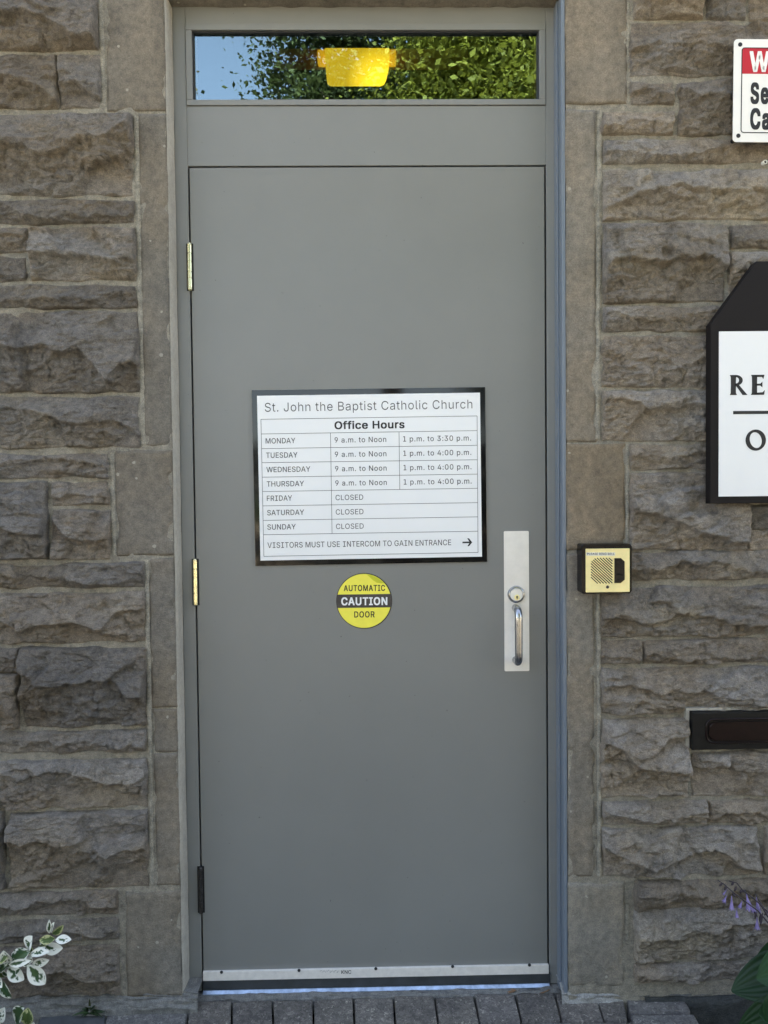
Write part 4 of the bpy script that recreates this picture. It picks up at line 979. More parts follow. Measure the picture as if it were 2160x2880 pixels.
# ================================================================== WARNING SIGN (runs out of the photograph on the right)
YW = -0.050
def wp(x, y, Y=YW): return at(1560+x/2.765, y/2.765, Y)
W1, W2 = Vector(wp(1398, 305)), Vector(wp(1380, 1105))
ez = (W1-W2).normalized(); H_ = (W1-W2).length
ez = (ez + Vector((0, 1.0))*1.0).normalized(); ex = Vector((ez.y, -ez.x)); WW = 0.345
O = (W1+W2)/2 - ez*(H_/2)
def wl(u, v): p = O+ex*u+ez*v; return (p.x, p.y)
ws = thing('warning_sign', 'white metal security camera sign with a red band, screwed high on the stone wall', 'sign', (float(O.x), 0.0, float(O.y)))
UW = 0.000875/2.765
def rr_loc(u0, u1, v0, v1, r): return [wl(p[0], p[1]) for p in round_rect(u0, u1, v0, v1, r)]
panel = prism('sign_panel', rr_loc(0, WW, 0, H_, 0.009), YW-0.001, YW+0.0010, M_ENAMEL, ws, 0.0005)
bd = 58*UW; bl0, bt = 0.0185, H_-0.0200; bb = 0.0215
def ring_ink(inkobj, u0, u1, v0, v1, r, wd):
    A = round_rect(u0, u1, v0, v1, r); B = round_rect(u0+wd, u1-wd, v0+wd, v1-wd, max(0.001, r-wd)); n = len(A)
    for i in range(n):
        j = (i+1) % n; inkobj.poly([wl(*A[i]), wl(*A[j]), wl(*B[j]), wl(*B[i])])
k1 = Ink(YW-0.0014); ring_ink(k1, bl0, WW-bl0, bb, bt, 0.008, 0.0024)
vr = H_ - (568-305)*UW
k1.build('border_line', M_INK, panel)
k2 = Ink(YW-0.0012)
rp = round_rect(bl0+0.0020, WW-bl0-0.0020, vr, bt-0.0020, 0.006); rp = [p if p[1] > vr+0.008 else (bl0+0.0020 if p[0] < WW/2 else WW-bl0-0.0020, vr) for p in rp]
seen = []
for p in rp:
    if not seen or (abs(p[0]-seen[-1][0])+abs(p[1]-seen[-1][1])) > 1e-6: seen.append(p)
k2.poly([wl(*p) for p in seen]); k2.build('red_band', M_RED, panel)
v0_ = H_-(548-305)*UW
u0_ = (1513-1392)*UW
write('WARNING', wl(u0_, v0_), wl(WW-u0_, v0_), 146*UW, YW-0.0015, M_ENAMEL, panel, 0.06, 0.13)
for tx, xx_, bb_, ln_ in (('Security', 1521-1389, 788, 0.158), ('Cameras', 1517-1385, 983, 0.172)):
    write(tx, wl(xx_*UW, H_-(bb_-305)*UW), wl(xx_*UW+ln_, H_-(bb_-305)*UW), 146*UW, YW-0.0015, M_INK, panel, 0.075, 0.17)
for u, v in ((47*UW, H_-42*UW), (42*UW, 47*UW), (WW-47*UW, H_-42*UW), (WW-42*UW, 47*UW)):
    p = wl(u, v)
    prism('screw_hole', circle(p[0], p[1], 0.0052, 16), YW-0.0018, YW+0.03, M_SCREW, ws)

# ================================================================== RECTORY OFFICE BOARD
YR = -0.062
def rp_(x, y, Y=YR): return at(1560+x/2.765, 700+y/2.765, Y)
rx0 = (rp_(1213, 590)[0]+rp_(1211, 1980)[0])/2
rz0 = rp_(1212, 1982)[1]; rzc = rp_(1213, 585)[1]; rxt, rzt = rp_(1570, 96)
RWd = 0.445; rx1 = rx0+RWd; ch = rxt-rx0
rs_ = thing('office_board', 'black wooden board with clipped top corners and a white rectory office panel', 'sign', (rx0, 0.0, rz0))
board = prism('board', [(rx0, rz0), (rx1, rz0), (rx1, rzc), (rx1-ch, rzt), (rxt, rzt), (rx0, rzc)], YR, -0.035, M_BLACKP, rs_, 0.0015)
for bz in (rz0+0.06, rzc-0.05): box('batten', (rx0+0.05, rx1-0.05, -0.0349, 0.005, bz-0.02, bz+0.02), M_BLACKP, rs_)
wx0 = (rp_(1278, 645)[0]+rp_(1272, 1927)[0])/2; wz1 = rp_(1278, 643)[1]; wz0 = rp_(1272, 1926)[1]
wpan = prism('white_panel', [(wx0, wz0), (rx1-(wx0-rx0), wz0), (rx1-(wx0-rx0), wz1), (wx0, wz1)], YR-0.002, YR+0.001, M_WHITE, rs_)
# flared serif capitals drawn as outlines in a unit box (0..1 high)
def ring(cx, cy, rx, ry, ix, iy, tilt=0.0, a0=0, a1=360, n=40):
    out = []
    A = [math.radians(a0+(a1-a0)*k/n) for k in range(n+1)]
    for k in range(n):
        q = []
        for (a, r1, r2, tl) in ((A[k], rx, ry, 0), (A[k+1], rx, ry, 0), (A[k+1], ix, iy, tilt), (A[k], ix, iy, tilt)):
            x, y = r1*math.cos(a), r2*math.sin(a); q.append((cx+x*math.cos(tl)-y*math.sin(tl), cy+x*math.sin(tl)+y*math.cos(tl)))
        out.append(q)
    return out
def stem(x, wd=0.24, fl=0.055):
    return [[(x-fl, 0), (x+wd+fl, 0), (x+wd+0.008, 0.10), (x+wd, 0.5), (x+wd+0.008, 0.90), (x+wd+fl, 1), (x-fl, 1), (x-0.008, 0.90), (x, 0.5), (x-0.008, 0.10)]]
def bar(x0, x1, y0, y1, flare=0.06): return [[(x0, y0), (x1-0.03, y0), (x1+0.01, y0-flare if y0 > 0.6 else y0), (x1, y1 if y0 > 0.6 else y1+flare), (x1-0.06, y1), (x0, y1)]]
GL = {
 'R': (0.80, stem(0.06)+ring(0.30, 0.735, 0.33, 0.265, 0.15, 0.155, 0, -90, 90, 16)+[[(0.25, 0.47), (0.31, 0.47), (0.31, 0.58), (0.25, 0.58)], [(0.25, 0.89), (0.31, 0.89), (0.31, 1.0), (0.25, 1.0)], [(0.28, 0.50), (0.45, 0.50), (0.86, 0.0), (0.62, 0.0)]]),
 'E': (0.62, stem(0.06)+[[(0.2, 0), (0.64, 0), (0.68, 0.24), (0.57, 0.13), (0.2, 0.11)], [(0.2, 1), (0.66, 1), (0.60, 0.78), (0.54, 0.89), (0.2, 0.89)], [(0.2, 0.45), (0.46, 0.46), (0.56, 0.37), (0.56, 0.66), (0.46, 0.56), (0.2, 0.56)]]),
 'C': (0.82, ring(0.47, 0.5, 0.46, 0.52, 0.27, 0.39, 0.2, 48, 312, 36)),
 'O': (0.98, ring(0.49, 0.5, 0.48, 0.53, 0.275, 0.40, 0.22)),
 'T': (0.74, stem(0.29)+[[(0.0, 1.0), (0.0, 0.76), (0.10, 0.88), (0.68, 0.88), (0.78, 0.76), (0.78, 1.0)]]),
 'Y': (0.80, [[(0.28, 0), (0.56, 0), (0.51, 0.10), (0.51, 0.46), (0.84, 1), (0.62, 1), (0.44, 0.62), (0.26, 1), (-0.02, 1), (0.31, 0.45), (0.31, 0.10)]]),
 'F': (0.58, stem(0.06)+[[(0.2, 1), (0.64, 1), (0.58, 0.78), (0.52, 0.89), (0.2, 0.89)], [(0.2, 0.45), (0.44, 0.46), (0.54, 0.37), (0.54, 0.66), (0.44, 0.56), (0.2, 0.56)]]),
 'I': (0.32, stem(0.06)),
}
def word(inkobj, s, x, z, cap, gap, sx=1.0):
    for ch_ in s:
        wd, ps = GL[ch_]
        for p in ps: inkobj.poly([(x+a*cap*sx, z+b*cap) for a, b in p])
        x += (wd+gap)*cap*sx
    return x
a = rp_(1363, 1138, YR); cap = a[1]*-1+rp_(1363, 982, YR)[1]
rxE = rp_(1527, 1138, YR)[0]
gapR = (rxE-a[0])/cap/1.05-0.80
rl = Ink(YR-0.0026); word(rl, 'RECTORY', a[0]-0.002, a[1], cap, gapR, 1.05); rl.build('lettering', M_INK, wpan)
o_ = rp_(1478, 1566, YR)
rl = Ink(YR-0.0026); word(rl, 'OFFICE', o_[0], o_[1], cap, gapR, 1.08); rl.build('lettering', M_INK, wpan)
l_ = rp_(1384, 1274, YR); rl = Ink(YR-0.0026); rl.line(l_, (rx1-(l_[0]-rx0), l_[1]), 0.0078); rl.build('dividing_line', M_INK, wpan)

# ================================================================== MAIL SLOT
mx0, mz1 = at(1948, 2005, -0.030); mz0 = at(1948, 2110, -0.030)[1]; mx1 = mx0+0.30
ms = thing('mail_slot', 'dark painted metal mail slot set into the stone wall below the board', 'mail slot', (mx0, 0, mz0))
prism('slot_plate', [(mx0, mz0), (mx1, mz0), (mx1, mz1), (mx0, mz1)], -0.030, 0.008, M_MAILB, ms, 0.002)
fx_, fz_ = at(1994, 2031, -0.032); fz2 = at(1994, 2083, -0.032)[1]
flap = prism('slot_flap', round_rect(fx_, mx1-(fx_-mx0), fz2, fz_, 0.014), -0.035, -0.0295, M_MAILF, ms, 0.004)
fl2 = [(fx_-0.004+0*0, 0)]
bm = bmesh.new()
A = round_rect(fx_-0.006, mx1-(fx_-mx0)+0.006, fz2-0.006, fz_+0.006, 0.018)
for i in range(len(A)):
    pass
pts = [(p[0], -0.0305, p[1]) for p in A]; pts.append(pts[0]); pts.append(pts[1])
add_tube(bm, pts, 0.0028, 8, caps=False)
put('flap_rim', bm_mesh('flap_rim', bm), M_MAILF, ms, smooth=True)
bm = bmesh.new(); add_box(bm, mx0-0.011, mx0-0.0015, -0.014, 0.02, mz0, mz1+0.006); add_box(bm, mx0-0.011, mx1+0.008, -0.015, 0.02, mz1+0.0015, mz1+0.0075)
put('slot_surround', bm_mesh('slot_surround', bm), M_CAULK, wall)
# small screw anchor left in the stone under the warning sign
ax, az = at(2153, 455, -0.024)
an = thing('wall_anchor', 'small pale screw anchor ring in the stone under the warning sign', 'wall anchor', (ax, 0, az))
bm = bmesh.new(); lathe_y(bm, ax, az, [(0.0055, -0.012), (0.0055, -0.0235), (0.0050, -0.0245), (0.0036, -0.0245), (0.0034, -0.021)], 20)
put('plug_ring', bm_mesh('plug_ring', bm), M_LABEL, an)
bm = bmesh.new(); lathe_y(bm, ax, az, [(0.0033, -0.0205), (0.0030, -0.0218), (0.001, -0.022)], 14)
put('plug_hole', bm_mesh('plug_hole', bm), M_GAP, an)

# ================================================================== GROUND
bm = bmesh.new()
for a in ((-150, 150, -150, -30),):
    v = [bm.verts.new(p) for p in ((a[0], a[2], -0.10), (a[1], a[2], -0.10), (a[1], a[3], -0.10), (a[0], a[3], -0.10))]; bm.faces.new(v)
o = put('ground', bm_mesh('ground', bm), M_LAWN); tag(o, kind='structure')
bm = bmesh.new(); v = [bm.verts.new(p) for p in ((-150, -30, -0.10), (150, -30, -0.10), (150, -3.6, -0.10), (-150, -3.6, -0.10))]; bm.faces.new(v)
o = put('bounce_gravel_court', bm_mesh('bounce_gravel_court', bm), plain('bounce_gravel', (0.55, 0.45, 0.31), 0.95, var=0.2, vscale=2)); tag(o, kind='structure')  # unseen pale ground, added to bounce warm sunlight onto the wall
# planting soil by the wall
X, Y = np.meshgrid(np.linspace(-4, 5, 220), np.linspace(-3.6, 0.02, 110))
Z = -0.112 + 0.018*fbm(X*5, Y*5, 4, 5) + 0.006*fbm(X*40, Y*40, 2, 6)
P = np.stack([X, Y, Z], -1).reshape(-1, 3); idx = np.arange(X.size).reshape(X.shape)
Q = np.stack([idx[:-1, :-1], idx[:-1, 1:], idx[1:, 1:], idx[1:, :-1]], -1).reshape(-1, 4)
o = put('soil_bed', np_mesh('soil_bed', P, Q), M_SOIL, smooth=True); tag(o, kind='structure')

ZP = -0.041
pv, pf, pt, pk = [], [], [], 0
def paver(corners, zt, seed, tint, r=0.005):
    """one paver from four ground corners (counter-clockwise from front-left), worn round edges"""
    global pk
    n = 14
    U, W = np.meshgrid(np.linspace(0, 1, n+1), np.linspace(0, 1, n+1))
    c = [np.array(p) for p in corners]
    XY = (c[0]*((1-U)*(1-W))[..., None] + c[1]*(U*(1-W))[..., None] + c[2]*(U*W)[..., None] + c[3]*((1-U)*W)[..., None])
    wd = np.linalg.norm(c[1]-c[0]); ht = np.linalg.norm(c[3]-c[0])
    # denser rows near the edge
    U2 = np.where(U < 0.5, 0.5*(2*U)**1.8, 1-0.5*(2*(1-U))**1.8); W2 = np.where(W < 0.5, 0.5*(2*W)**1.8, 1-0.5*(2*(1-W))**1.8)
    XY = (c[0]*((1-U2)*(1-W2))[..., None] + c[1]*(U2*(1-W2))[..., None] + c[2]*(U2*W2)[..., None] + c[3]*((1-U2)*W2)[..., None])
    dx = np.minimum(U2, 1-U2)*wd; dy = np.minimum(W2, 1-W2)*ht
    cx_ = np.clip(r-dx, 0, r); cy_ = np.clip(r-dy, 0, r); rad = np.sqrt(cx_**2+cy_**2)
    drop = r*0.55*(1-np.sqrt(np.clip(1-(rad/r)**2, 0, 1)))
    corner = rad > r
    Zt = zt - drop - np.where(corner, 0.006, 0) + 0.0012*fbm(XY[..., 0]*40+seed, XY[..., 1]*40, 3, seed)
    edge = (U < 1e-9) | (U > 1-1e-9) | (W < 1e-9) | (W > 1-1e-9)
    Zt = np.where(edge, zt-0.06, Zt)
    P = np.dstack([XY, Zt]).reshape(-1, 3)
    idx = np.arange(P.shape[0]).reshape(n+1, n+1)
    pf.append(np.stack([idx[:-1, :-1], idx[:-1, 1:], idx[1:, 1:], idx[1:, :-1]], -1).reshape(-1, 4)+pk)
    pv.append(P); pk += len(P)
    pt.append(np.tile(np.array(tint), (len(P), 1)))
prs = random.Random(11)
JT = [prs.uniform(-4, 4) for _ in range(20)]
# top edge joints of the first course, measured along its back edge, and where each joint meets the next course
tops = [306, 536, 652, 766, 881, 994, 1107, 1222, 1333, 1448, 1560, 1672, 1750]
bots = [290, 524, 648, 769, 882, 996, 1114, 1232, 1348, 1464, 1582, 1702, 1770]
def backy(px): return 2818-0.0265*(px-560)
for i in range(len(tops)-1):
    g_ = 1.3
    a = ground(bots[i]+JT[i]+g_, 2884-0.012*(bots[i]-560), ZP); b = ground(bots[i+1]+JT[i+1]-g_, 2884-0.012*(bots[i+1]-560), ZP)
    c_ = ground(tops[i+1]-g_, backy(tops[i+1])+prs.uniform(-2.5, 4.5), ZP); d_ = ground(tops[i]+g_, backy(tops[i])+prs.uniform(-2.5, 4.5), ZP)
    t_ = prs.choice(((0.19, 0.175, 0.155), (0.165, 0.153, 0.138), (0.21, 0.193, 0.172), (0.19, 0.177, 0.165)))
    if i == 0: t_ = (0.21, 0.205, 0.196)
    paver((a, b, c_, d_), ZP+prs.uniform(-0.002, 0.002), 40+i, t_, 0.0045)
# half paver at the right end and the courses towards the street
xe = ground(1772, 2845, ZP)[0]
paver((ground(1770, 2846, ZP), ground(1944, 2842, ZP), ground(1916, 2797, ZP), ground(1756, 2792, ZP)), ZP, 70, (0.195,0.188,0.18))
paver((ground(1790, 2935, ZP), ground(2000, 2930, ZP), ground(1952, 2850, ZP), ground(1774, 2852, ZP)), ZP-0.001, 71, (0.215,0.21,0.20))
y_ = ground(1000, 2884, ZP)[1]-0.006
row = 0
while y_ > -3.4:
    x = -0.33-0.04*(row % 2); rowh = 0.105
    while x < 1.10:
        ln = prs.choice((0.105, 0.105, 0.16)) if row else 0.106
        paver(((x+0.0025, y_-rowh), (x+ln-0.0025, y_-rowh), (x+ln-0.0025, y_), (x+0.0025, y_)), ZP+prs.uniform(-0.002, 0.002), 100+row*20, prs.choice(((0.19, 0.175, 0.155), (0.165, 0.153, 0.138), (0.235, 0.225, 0.215))), 0.009)
        x += ln
    y_ -= rowh+0.005; row += 1
o = put('paver_walk', np_mesh('paver_walk', np.concatenate(pv), np.concatenate(pf), {'tint': np.concatenate(pt)}), M_PAVER, smooth=False); tag(o, kind='structure')
# dark slab left of the pavers
sl_pts = [ground(86, 2960, ZP), ground(296, 2960, ZP), ground(302, 2846, ZP), ground(112, 2851, ZP)]
bm = bmesh.new()
f = [bm.verts.new((p[0], p[1], ZP-0.001)) for p in sl_pts]; b = [bm.verts.new((p[0], p[1], ZP-0.06)) for p in sl_pts]
tf = bm.faces.new(f); bm.faces.new(b[::-1])
for i in range(4): bm.faces.new((f[i], b[i], b[(i+1) % 4], f[(i+1) % 4]))
bmesh.ops.bevel(bm, geom=list(tf.edges), offset=0.006, segments=3, affect='EDGES')
o = put('paving_slab', bm_mesh('paving_slab', bm), M_SLATE); tag(o, kind='structure')

# concrete sill and footing under the wall and door
def footing(name, x0, x1, prof, material, seed, nx=None, taper=0.0):
    nx = nx or max(4, int((x1-x0)/0.006))
    xs = np.linspace(x0, x1, nx+1)
    tp = 1-taper*sm((xs-(x1-0.07))/0.07)
    A = []
    for j, (y, z) in enumerate(prof):
        A.append(np.stack([xs, y*tp+(1-tp)*0.01+0.006*fbm(xs*26, xs*0+j*0.45, 4, seed), z*tp-(1-tp)*0.045+0.005*fbm(xs*22, xs*0+j*0.45+9, 4, seed+1)], -1))
    A = np.stack(A, 1); n = len(prof); idx = np.arange((nx+1)*n).reshape(nx+1, n)
    Q = np.stack([idx[:-1, :-1], idx[1:, :-1], idx[1:, 1:], idx[:-1, 1:]], -1).reshape(-1, 4)
    o = put(name, np_mesh(name, A.reshape(-1, 3), Q), material, smooth=True); tag(o, kind='structure'); return o
def fprof(pts, n=8):
    out = []
    for i in range(len(pts)-1):
        for k in range(n): out.append((pts[i][0]+(pts[i+1][0]-pts[i][0])*k/n, pts[i][1]+(pts[i+1][1]-pts[i][1])*k/n))
    return out+[pts[-1]]
footing('footing_left', -3.2, 0.000, fprof([(0.08, 0.006), (0.0, 0.004), (-0.006, -0.008), (-0.012, -0.032), (-0.014, -0.14)]), M_CONC, 3)
footing('door_sill', -0.03, 0.955, fprof([(0.2, -0.0362), (0.046, -0.0358), (0.034, -0.0385), (0.031, -0.052), (0.03, -0.08)], 4), M_CONC, 4)
footing('footing_patch', 0.935, 1.135, fprof([(0.08, -0.006), (0.006, -0.010), (-0.002, -0.024), (-0.006, -0.044), (-0.006, -0.10)]), stone_material('fresh_concrete', None, (0.36, 0.365, 0.36), bstr=1.0, bd=0.004, lichen=0.9), 5, taper=0.8)
footing('footing_right', 1.12, 4.2, fprof([(0.10, 0.012), (0.012, 0.010), (0.008, -0.004), (0.005, -0.024), (0.000, -0.031)]), stone_material('grey_footing_concrete', None, (0.15, 0.158, 0.16), bstr=1.0, bd=0.004, lichen=0.9), 6)
footing('lower_footing', 1.15, 4.2, fprof([(0.02, -0.030), (-0.002, -0.0315), (-0.010, -0.037), (-0.014, -0.14)]), M_CONC_D, 9)
# dead leaves on the pavers
M_DRY = plain('dry_leaf', (0.22, 0.13, 0.07), 0.7)
for px, py, a_, s_, lb in ((1530, 2790, 0.3, 0.020, 'small brown dead leaf at the right end of the sill'), (1437, 2793, 0.1, 0.016, 'small yellowed dead leaf lying along the sill')):
    gx, gy = ground(px, py, ZP)
    bm = bmesh.new()
    ca, sa = math.cos(a_), math.sin(a_)
    vs = [bm.verts.new((gx+ca*u*s_-sa*v*s_, gy+sa*u*s_+ca*v*s_, ZP+0.004+0.004*abs(v)+0.003*u)) for u, v in ((-1, 0), (-0.4, -0.5), (0.4, -0.45), (1, 0), (0.4, 0.45), (-0.4, 0.5), (0, 0))]
    for i in range(6): bm.faces.new((vs[i], vs[(i+1) % 6], vs[6]))
    o = put('dead_leaf', bm_mesh('dead_leaf', bm), M_DRY); tag(o, lb, 'leaf')

# ================================================================== BUILDING BEHIND THE DOOR
bm = bmesh.new()
def sheet(bm, pts): bm.faces.new([bm.verts.new(p) for p in pts])
x0, x1, y0, y1, z1 = -1.2, 2.3, 0.22, 3.6, 2.985
add_box(bm, x0-0.1, x0, y0, y1, -0.1, z1+0.1); add_box(bm, x1, x1+0.1, y0, y1, -0.1, z1+0.1); add_box(bm, x0-0.1, x1+0.1, y1, y1+0.1, -0.1, z1+0.1)
add_box(bm, x0-0.1, x1+0.1, y0, y1+0.1, -0.15, -0.1)
o = put('interior_walls', bm_mesh('interior_walls', bm), M_ROOM); tag(o, kind='structure')
bm = bmesh.new(); add_box(bm, x0-0.1, x1+0.1, 0.2, y1+0.1, z1+0.1, z1+0.2)
o = put('interior_ceiling', bm_mesh('interior_ceiling', bm), M_ROOM); tag(o, kind='structure')
bm = bmesh.new()
add_box(bm, -3.1, -2.9, 0.37, 9, -0.1, TOPZ-0.1); add_box(bm, 3.9, 4.1, 0.37, 9, -0.1, TOPZ-0.1); add_box(bm, -3.1, 4.1, 9, 9.2, -0.1, TOPZ-0.1)
add_box(bm, -3.1, 4.1, 0.1, 9.2, TOPZ-0.09, TOPZ+0.05)
o = put('building_shell', bm_mesh('building_shell', bm), M_ROOF); tag(o, kind='structure')
# ceiling lamp seen through the transom, on a dark wooden header
YL = 0.88
lx0, lzt = at(938, 135, YL); lx1, lzb = at(1092, 241, YL)
YG = YL+0.040
fx0_, _ = at(892, 150, YG); fx1_, lzf = at(1115, 172, YG); lzg = at(1000, 137, YG)[1]
hx0, _ = at(770, 150, YL); hx1, _ = at(1310, 150, YL); YH = YL+0.096; hzb = at(1000, 164, YH)[1]; hzt = at(1000, 137, YH)[1]
box('wood_header', (hx0-0.02, hx1+0.02, YH, YH+0.08, hzb, hzt), M_WOOD); tag(bpy.data.objects['wood_header'], 'stained wooden header behind the amber lamp inside the transom', 'wood trim')
lamp = thing('ceiling_lamp', 'glowing amber glass ceiling lamp seen through the transom window', 'lamp', ((lx0+lx1)/2, YL, lzt))
bm = bmesh.new()
ia, ib = at(914, 150, YL)[0], at(1092, 150, YL)[0]; ic_, id_ = at(918, 238, YL)[0], at(1080, 238, YL)[0]
rings = []
zb_ = at(1000, 212, YL+0.004)[1]; hd = 0.046
for zz_, a, b, dep, r in ((lzt, ia-0.002, ib+0.006, hd, 0.008), (lzt-0.035, ia, ib+0.003, hd-0.001, 0.010), (zb_+0.020, ic_-0.002, id_+0.010, hd-0.003, 0.012), (zb_+0.007, ic_, id_+0.004, hd-0.005, 0.013), (zb_+0.0015, ic_+0.005, id_-0.003, hd-0.009, 0.012), (zb_, ic_+0.012, id_-0.010, hd-0.015, 0.010)):
    rings.append([bm.verts.new((p[0], YL+hd+p[1], zz_)) for p in round_rect(a, b, -dep, dep, r, 4)])
for i in range(len(rings)-1):
    n = len(rings[i])
    for k in range(n): bm.faces.new((rings[i][k], rings[i][(k+1) % n], rings[i+1][(k+1) % n], rings[i+1][k]))
bm.faces.new(rings[-1]); bm.faces.new(rings[0][::-1])
put('lamp_shade', bm_mesh('lamp_shade', bm), M_LAMP, lamp, smooth=False)
bm = bmesh.new(); add_box(bm, fx0_, fx1_, YG, YG+0.045, lzf, lzg, 0.006)
m_, n_, l_2, p_ = mat('amber_lamp_flange'); p_.inputs['Base Color'].default_value = (0.8, 0.5, 0.06, 1); p_.inputs['Emission Color'].default_value = (1.0, 0.55, 0.015, 1); p_.inputs['Emission Strength'].default_value = 0.13
put('lamp_flange', bm_mesh('lamp_flange', bm), m_, lamp)

# ================================================================== PLANTS
def leaf_mesh_arrays(base, tip, width, fold=0.25, curl=0.15, normal=(0, -1, 0), n=10, mseg=6, power=0.8):
    base = np.array(base); tip = np.array(tip); ax = tip-base; L = np.linalg.norm(ax); ax /= L
    nr = np.array(normal, float); nr -= ax*np.dot(nr, ax); nr /= np.linalg.norm(nr); sd2 = np.cross(ax, nr)
    t = np.linspace(0, 1, n+1)[:, None]; s = np.linspace(-1, 1, 2*mseg+1)[None, :]
    half = width/2*np.sin(np.pi*np.clip(t, 0, 1)**power)**0.72
    half = np.maximum(half, width*0.02)
    P = (base + ax*(t*L)[..., None] + sd2*(half*s)[..., None] + nr*(fold*half*np.abs(s) - curl*L*(t-0.45)**2*np.ones_like(s))[..., None])
    idx = np.arange((n+1)*(2*mseg+1)).reshape(n+1, -1)
    Q = np.stack([idx[:-1, :-1], idx[:-1, 1:], idx[1:, 1:], idx[1:, :-1]], -1).reshape(-1, 4)
    return P.reshape(-1, 3), Q, (t*np.ones_like(s)).ravel(), (s*np.ones_like(t)).ravel()
class Leaves:
    def __init__(s): s.v = []; s.f = []; s.c = []; s.k = 0
    def add(s, P, Q, col):
        s.v.append(P); s.f.append(Q+s.k); s.c.append(col); s.k += len(P)
    def build(s, name, material, parent=None):
        return put(name, np_mesh(name, np.concatenate(s.v), np.concatenate(s.f), {'tint': np.concatenate(s.c)}), material, parent, smooth=True)
WHITE_L = np.array([0.86, 0.87, 0.78]); CREAM_L = np.array([0.50, 0.52, 0.26]); GREEN_L = np.array([0.035, 0.085, 0.038]); GREEN_M = np.array([0.09, 0.14, 0.045])
def variegated(lv, b, t, wd, kind, seed, yb, yt, normal):
    B = np.array([at(*b, yb)[0], yb, at(*b, yb)[1]]); T_ = np.array([at(*t, yt)[0], yt, at(*t, yt)[1]])
    P, Q, tt, ss = leaf_mesh_arrays(B, T_, wd*0.00086, 0.30, 0.25, normal, 22, 9, 1.08)
    ang = fbm(tt*4+seed, ss*1.6, 3, seed)*0.9 + 0.75*vn(tt*13, ss*5+seed, seed+3)*0.6
    reach = {'w': 0.38, 'g': 0.84, 'c': 0.72}[kind]
    edge = np.maximum(np.abs(ss), np.abs(tt-0.42)*1.55)
    msk = sm((reach-edge+ang*0.55)/0.10)
    rim = WHITE_L if kind != 'c' else CREAM_L
    core = GREEN_L if kind != 'c' else GREEN_M
    core2 = core*0.55+GREEN_M*0.45
    mid_ = sm((0.5*fbm(tt*5, ss*3+seed, 2, seed+8)+0.2)/0.3)
    col = rim*(1-msk[:, None]) + (core*(1-mid_[:, None])+core2*mid_[:, None])*msk[:, None]
    lv.add(P, Q, col)
# measured leaves: base, tip (photo px), width px, kind
k5 = 320/1659.0
LV = [((718, 352), (715, 155), 62, 'w'), ((742, 345), (772, 185), 62, 'w'), ((765, 370), (915, 235), 88, 'c'), ((800, 420), (572, 440), 105, 'c'),
      ((800, 430), (1030, 425), 105, 'w'), ((610, 545), (905, 560), 150, 'w'), ((400, 585), (455, 380), 185, 'w'), ((150, 740), (415, 600), 185, 'g'),
      ((130, 780), (45, 610), 150, 'w'), ((430, 640), (700, 600), 95, 'w'), ((460, 790), (705, 735), 105, 'w'), ((400, 690), (650, 540), 80, 'w'),
      ((110, 800), (430, 740), 90, 'w'), ((100, 830), (340, 1020), 170, 'w'), ((400, 800), (655, 1085), 185, 'w'), ((300, 830), (240, 930), 70, 'g'),
      ((0, 1010), (150, 1290), 165, 'g'), ((-60, 760), (90, 690), 100, 'c'), ((-30, 900), (100, 780), 90, 'g'), ((-20, 980), (20, 1130), 80, 'w'),
      ((230, 1700), (320, 1430), 260, 'g'), ((400, 1680), (400, 1440), 160, 'c'), ((-30, 1640), (50, 1440), 150, 'w'), ((60, 1800), (-20, 1640), 150, 'w'), ((560, 1760), (480, 1650), 130, 'w'),
      ((-120, 1100), (-60, 900), 150, 'w'), ((-200, 1000), (-30, 860), 150, 'g'), ((-260, 1300), (-60, 1250), 160, 'w'), ((-150, 1500), (-60, 1350), 170, 'g'), ((-300, 900), (-250, 700), 170, 'w'), ((-420, 1100), (-300, 950), 160, 'c')]
sx, sz = at(-60, 2905, -0.14)
shrub = thing('variegated_shrub', 'low shrub with white-edged green leaves at the foot of the wall', 'shrub', (sx-0.06, -0.16, -0.10))
lv = Leaves(); rl_ = random.Random(5)
for i, (b, t, wd, kd) in enumerate(LV):
    bp = (b[0]*k5, 2560+b[1]*k5); tp = (t[0]*k5, 2560+t[1]*k5)
    yb_ = -0.135+rl_.uniform(-0.012, 0.012); yt_ = yb_-rl_.uniform(0.002, 0.024)
    nrm = np.array([rl_.uniform(-0.5, 0.5), -1.0, rl_.uniform(0.1, 0.9)])
    variegated(lv, bp, tp, wd*k5*1.16, kd, i*7+3, yb_, yt_, nrm)
# smaller leaves filling the spray behind the measured ones
for i in range(26):
    u = rl_.random(); bx5 = -150+u*800; by5 = 980-u*480+rl_.uniform(-90, 60); an = rl_.uniform(-2.4, 0.9); ln = rl_.uniform(90, 150)
    variegated(lv, (bx5*k5, 2560+by5*k5), ((bx5+ln*math.cos(an))*k5, 2560+(by5+ln*math.sin(an))*k5), rl_.uniform(60, 95)*k5, rl_.choice('wwgc'), 400+i*5, -0.122, -0.126+rl_.uniform(-0.01, 0.01), np.array([rl_.uniform(-0.7, 0.7), -1.0, rl_.uniform(-0.1, 0.9)]))
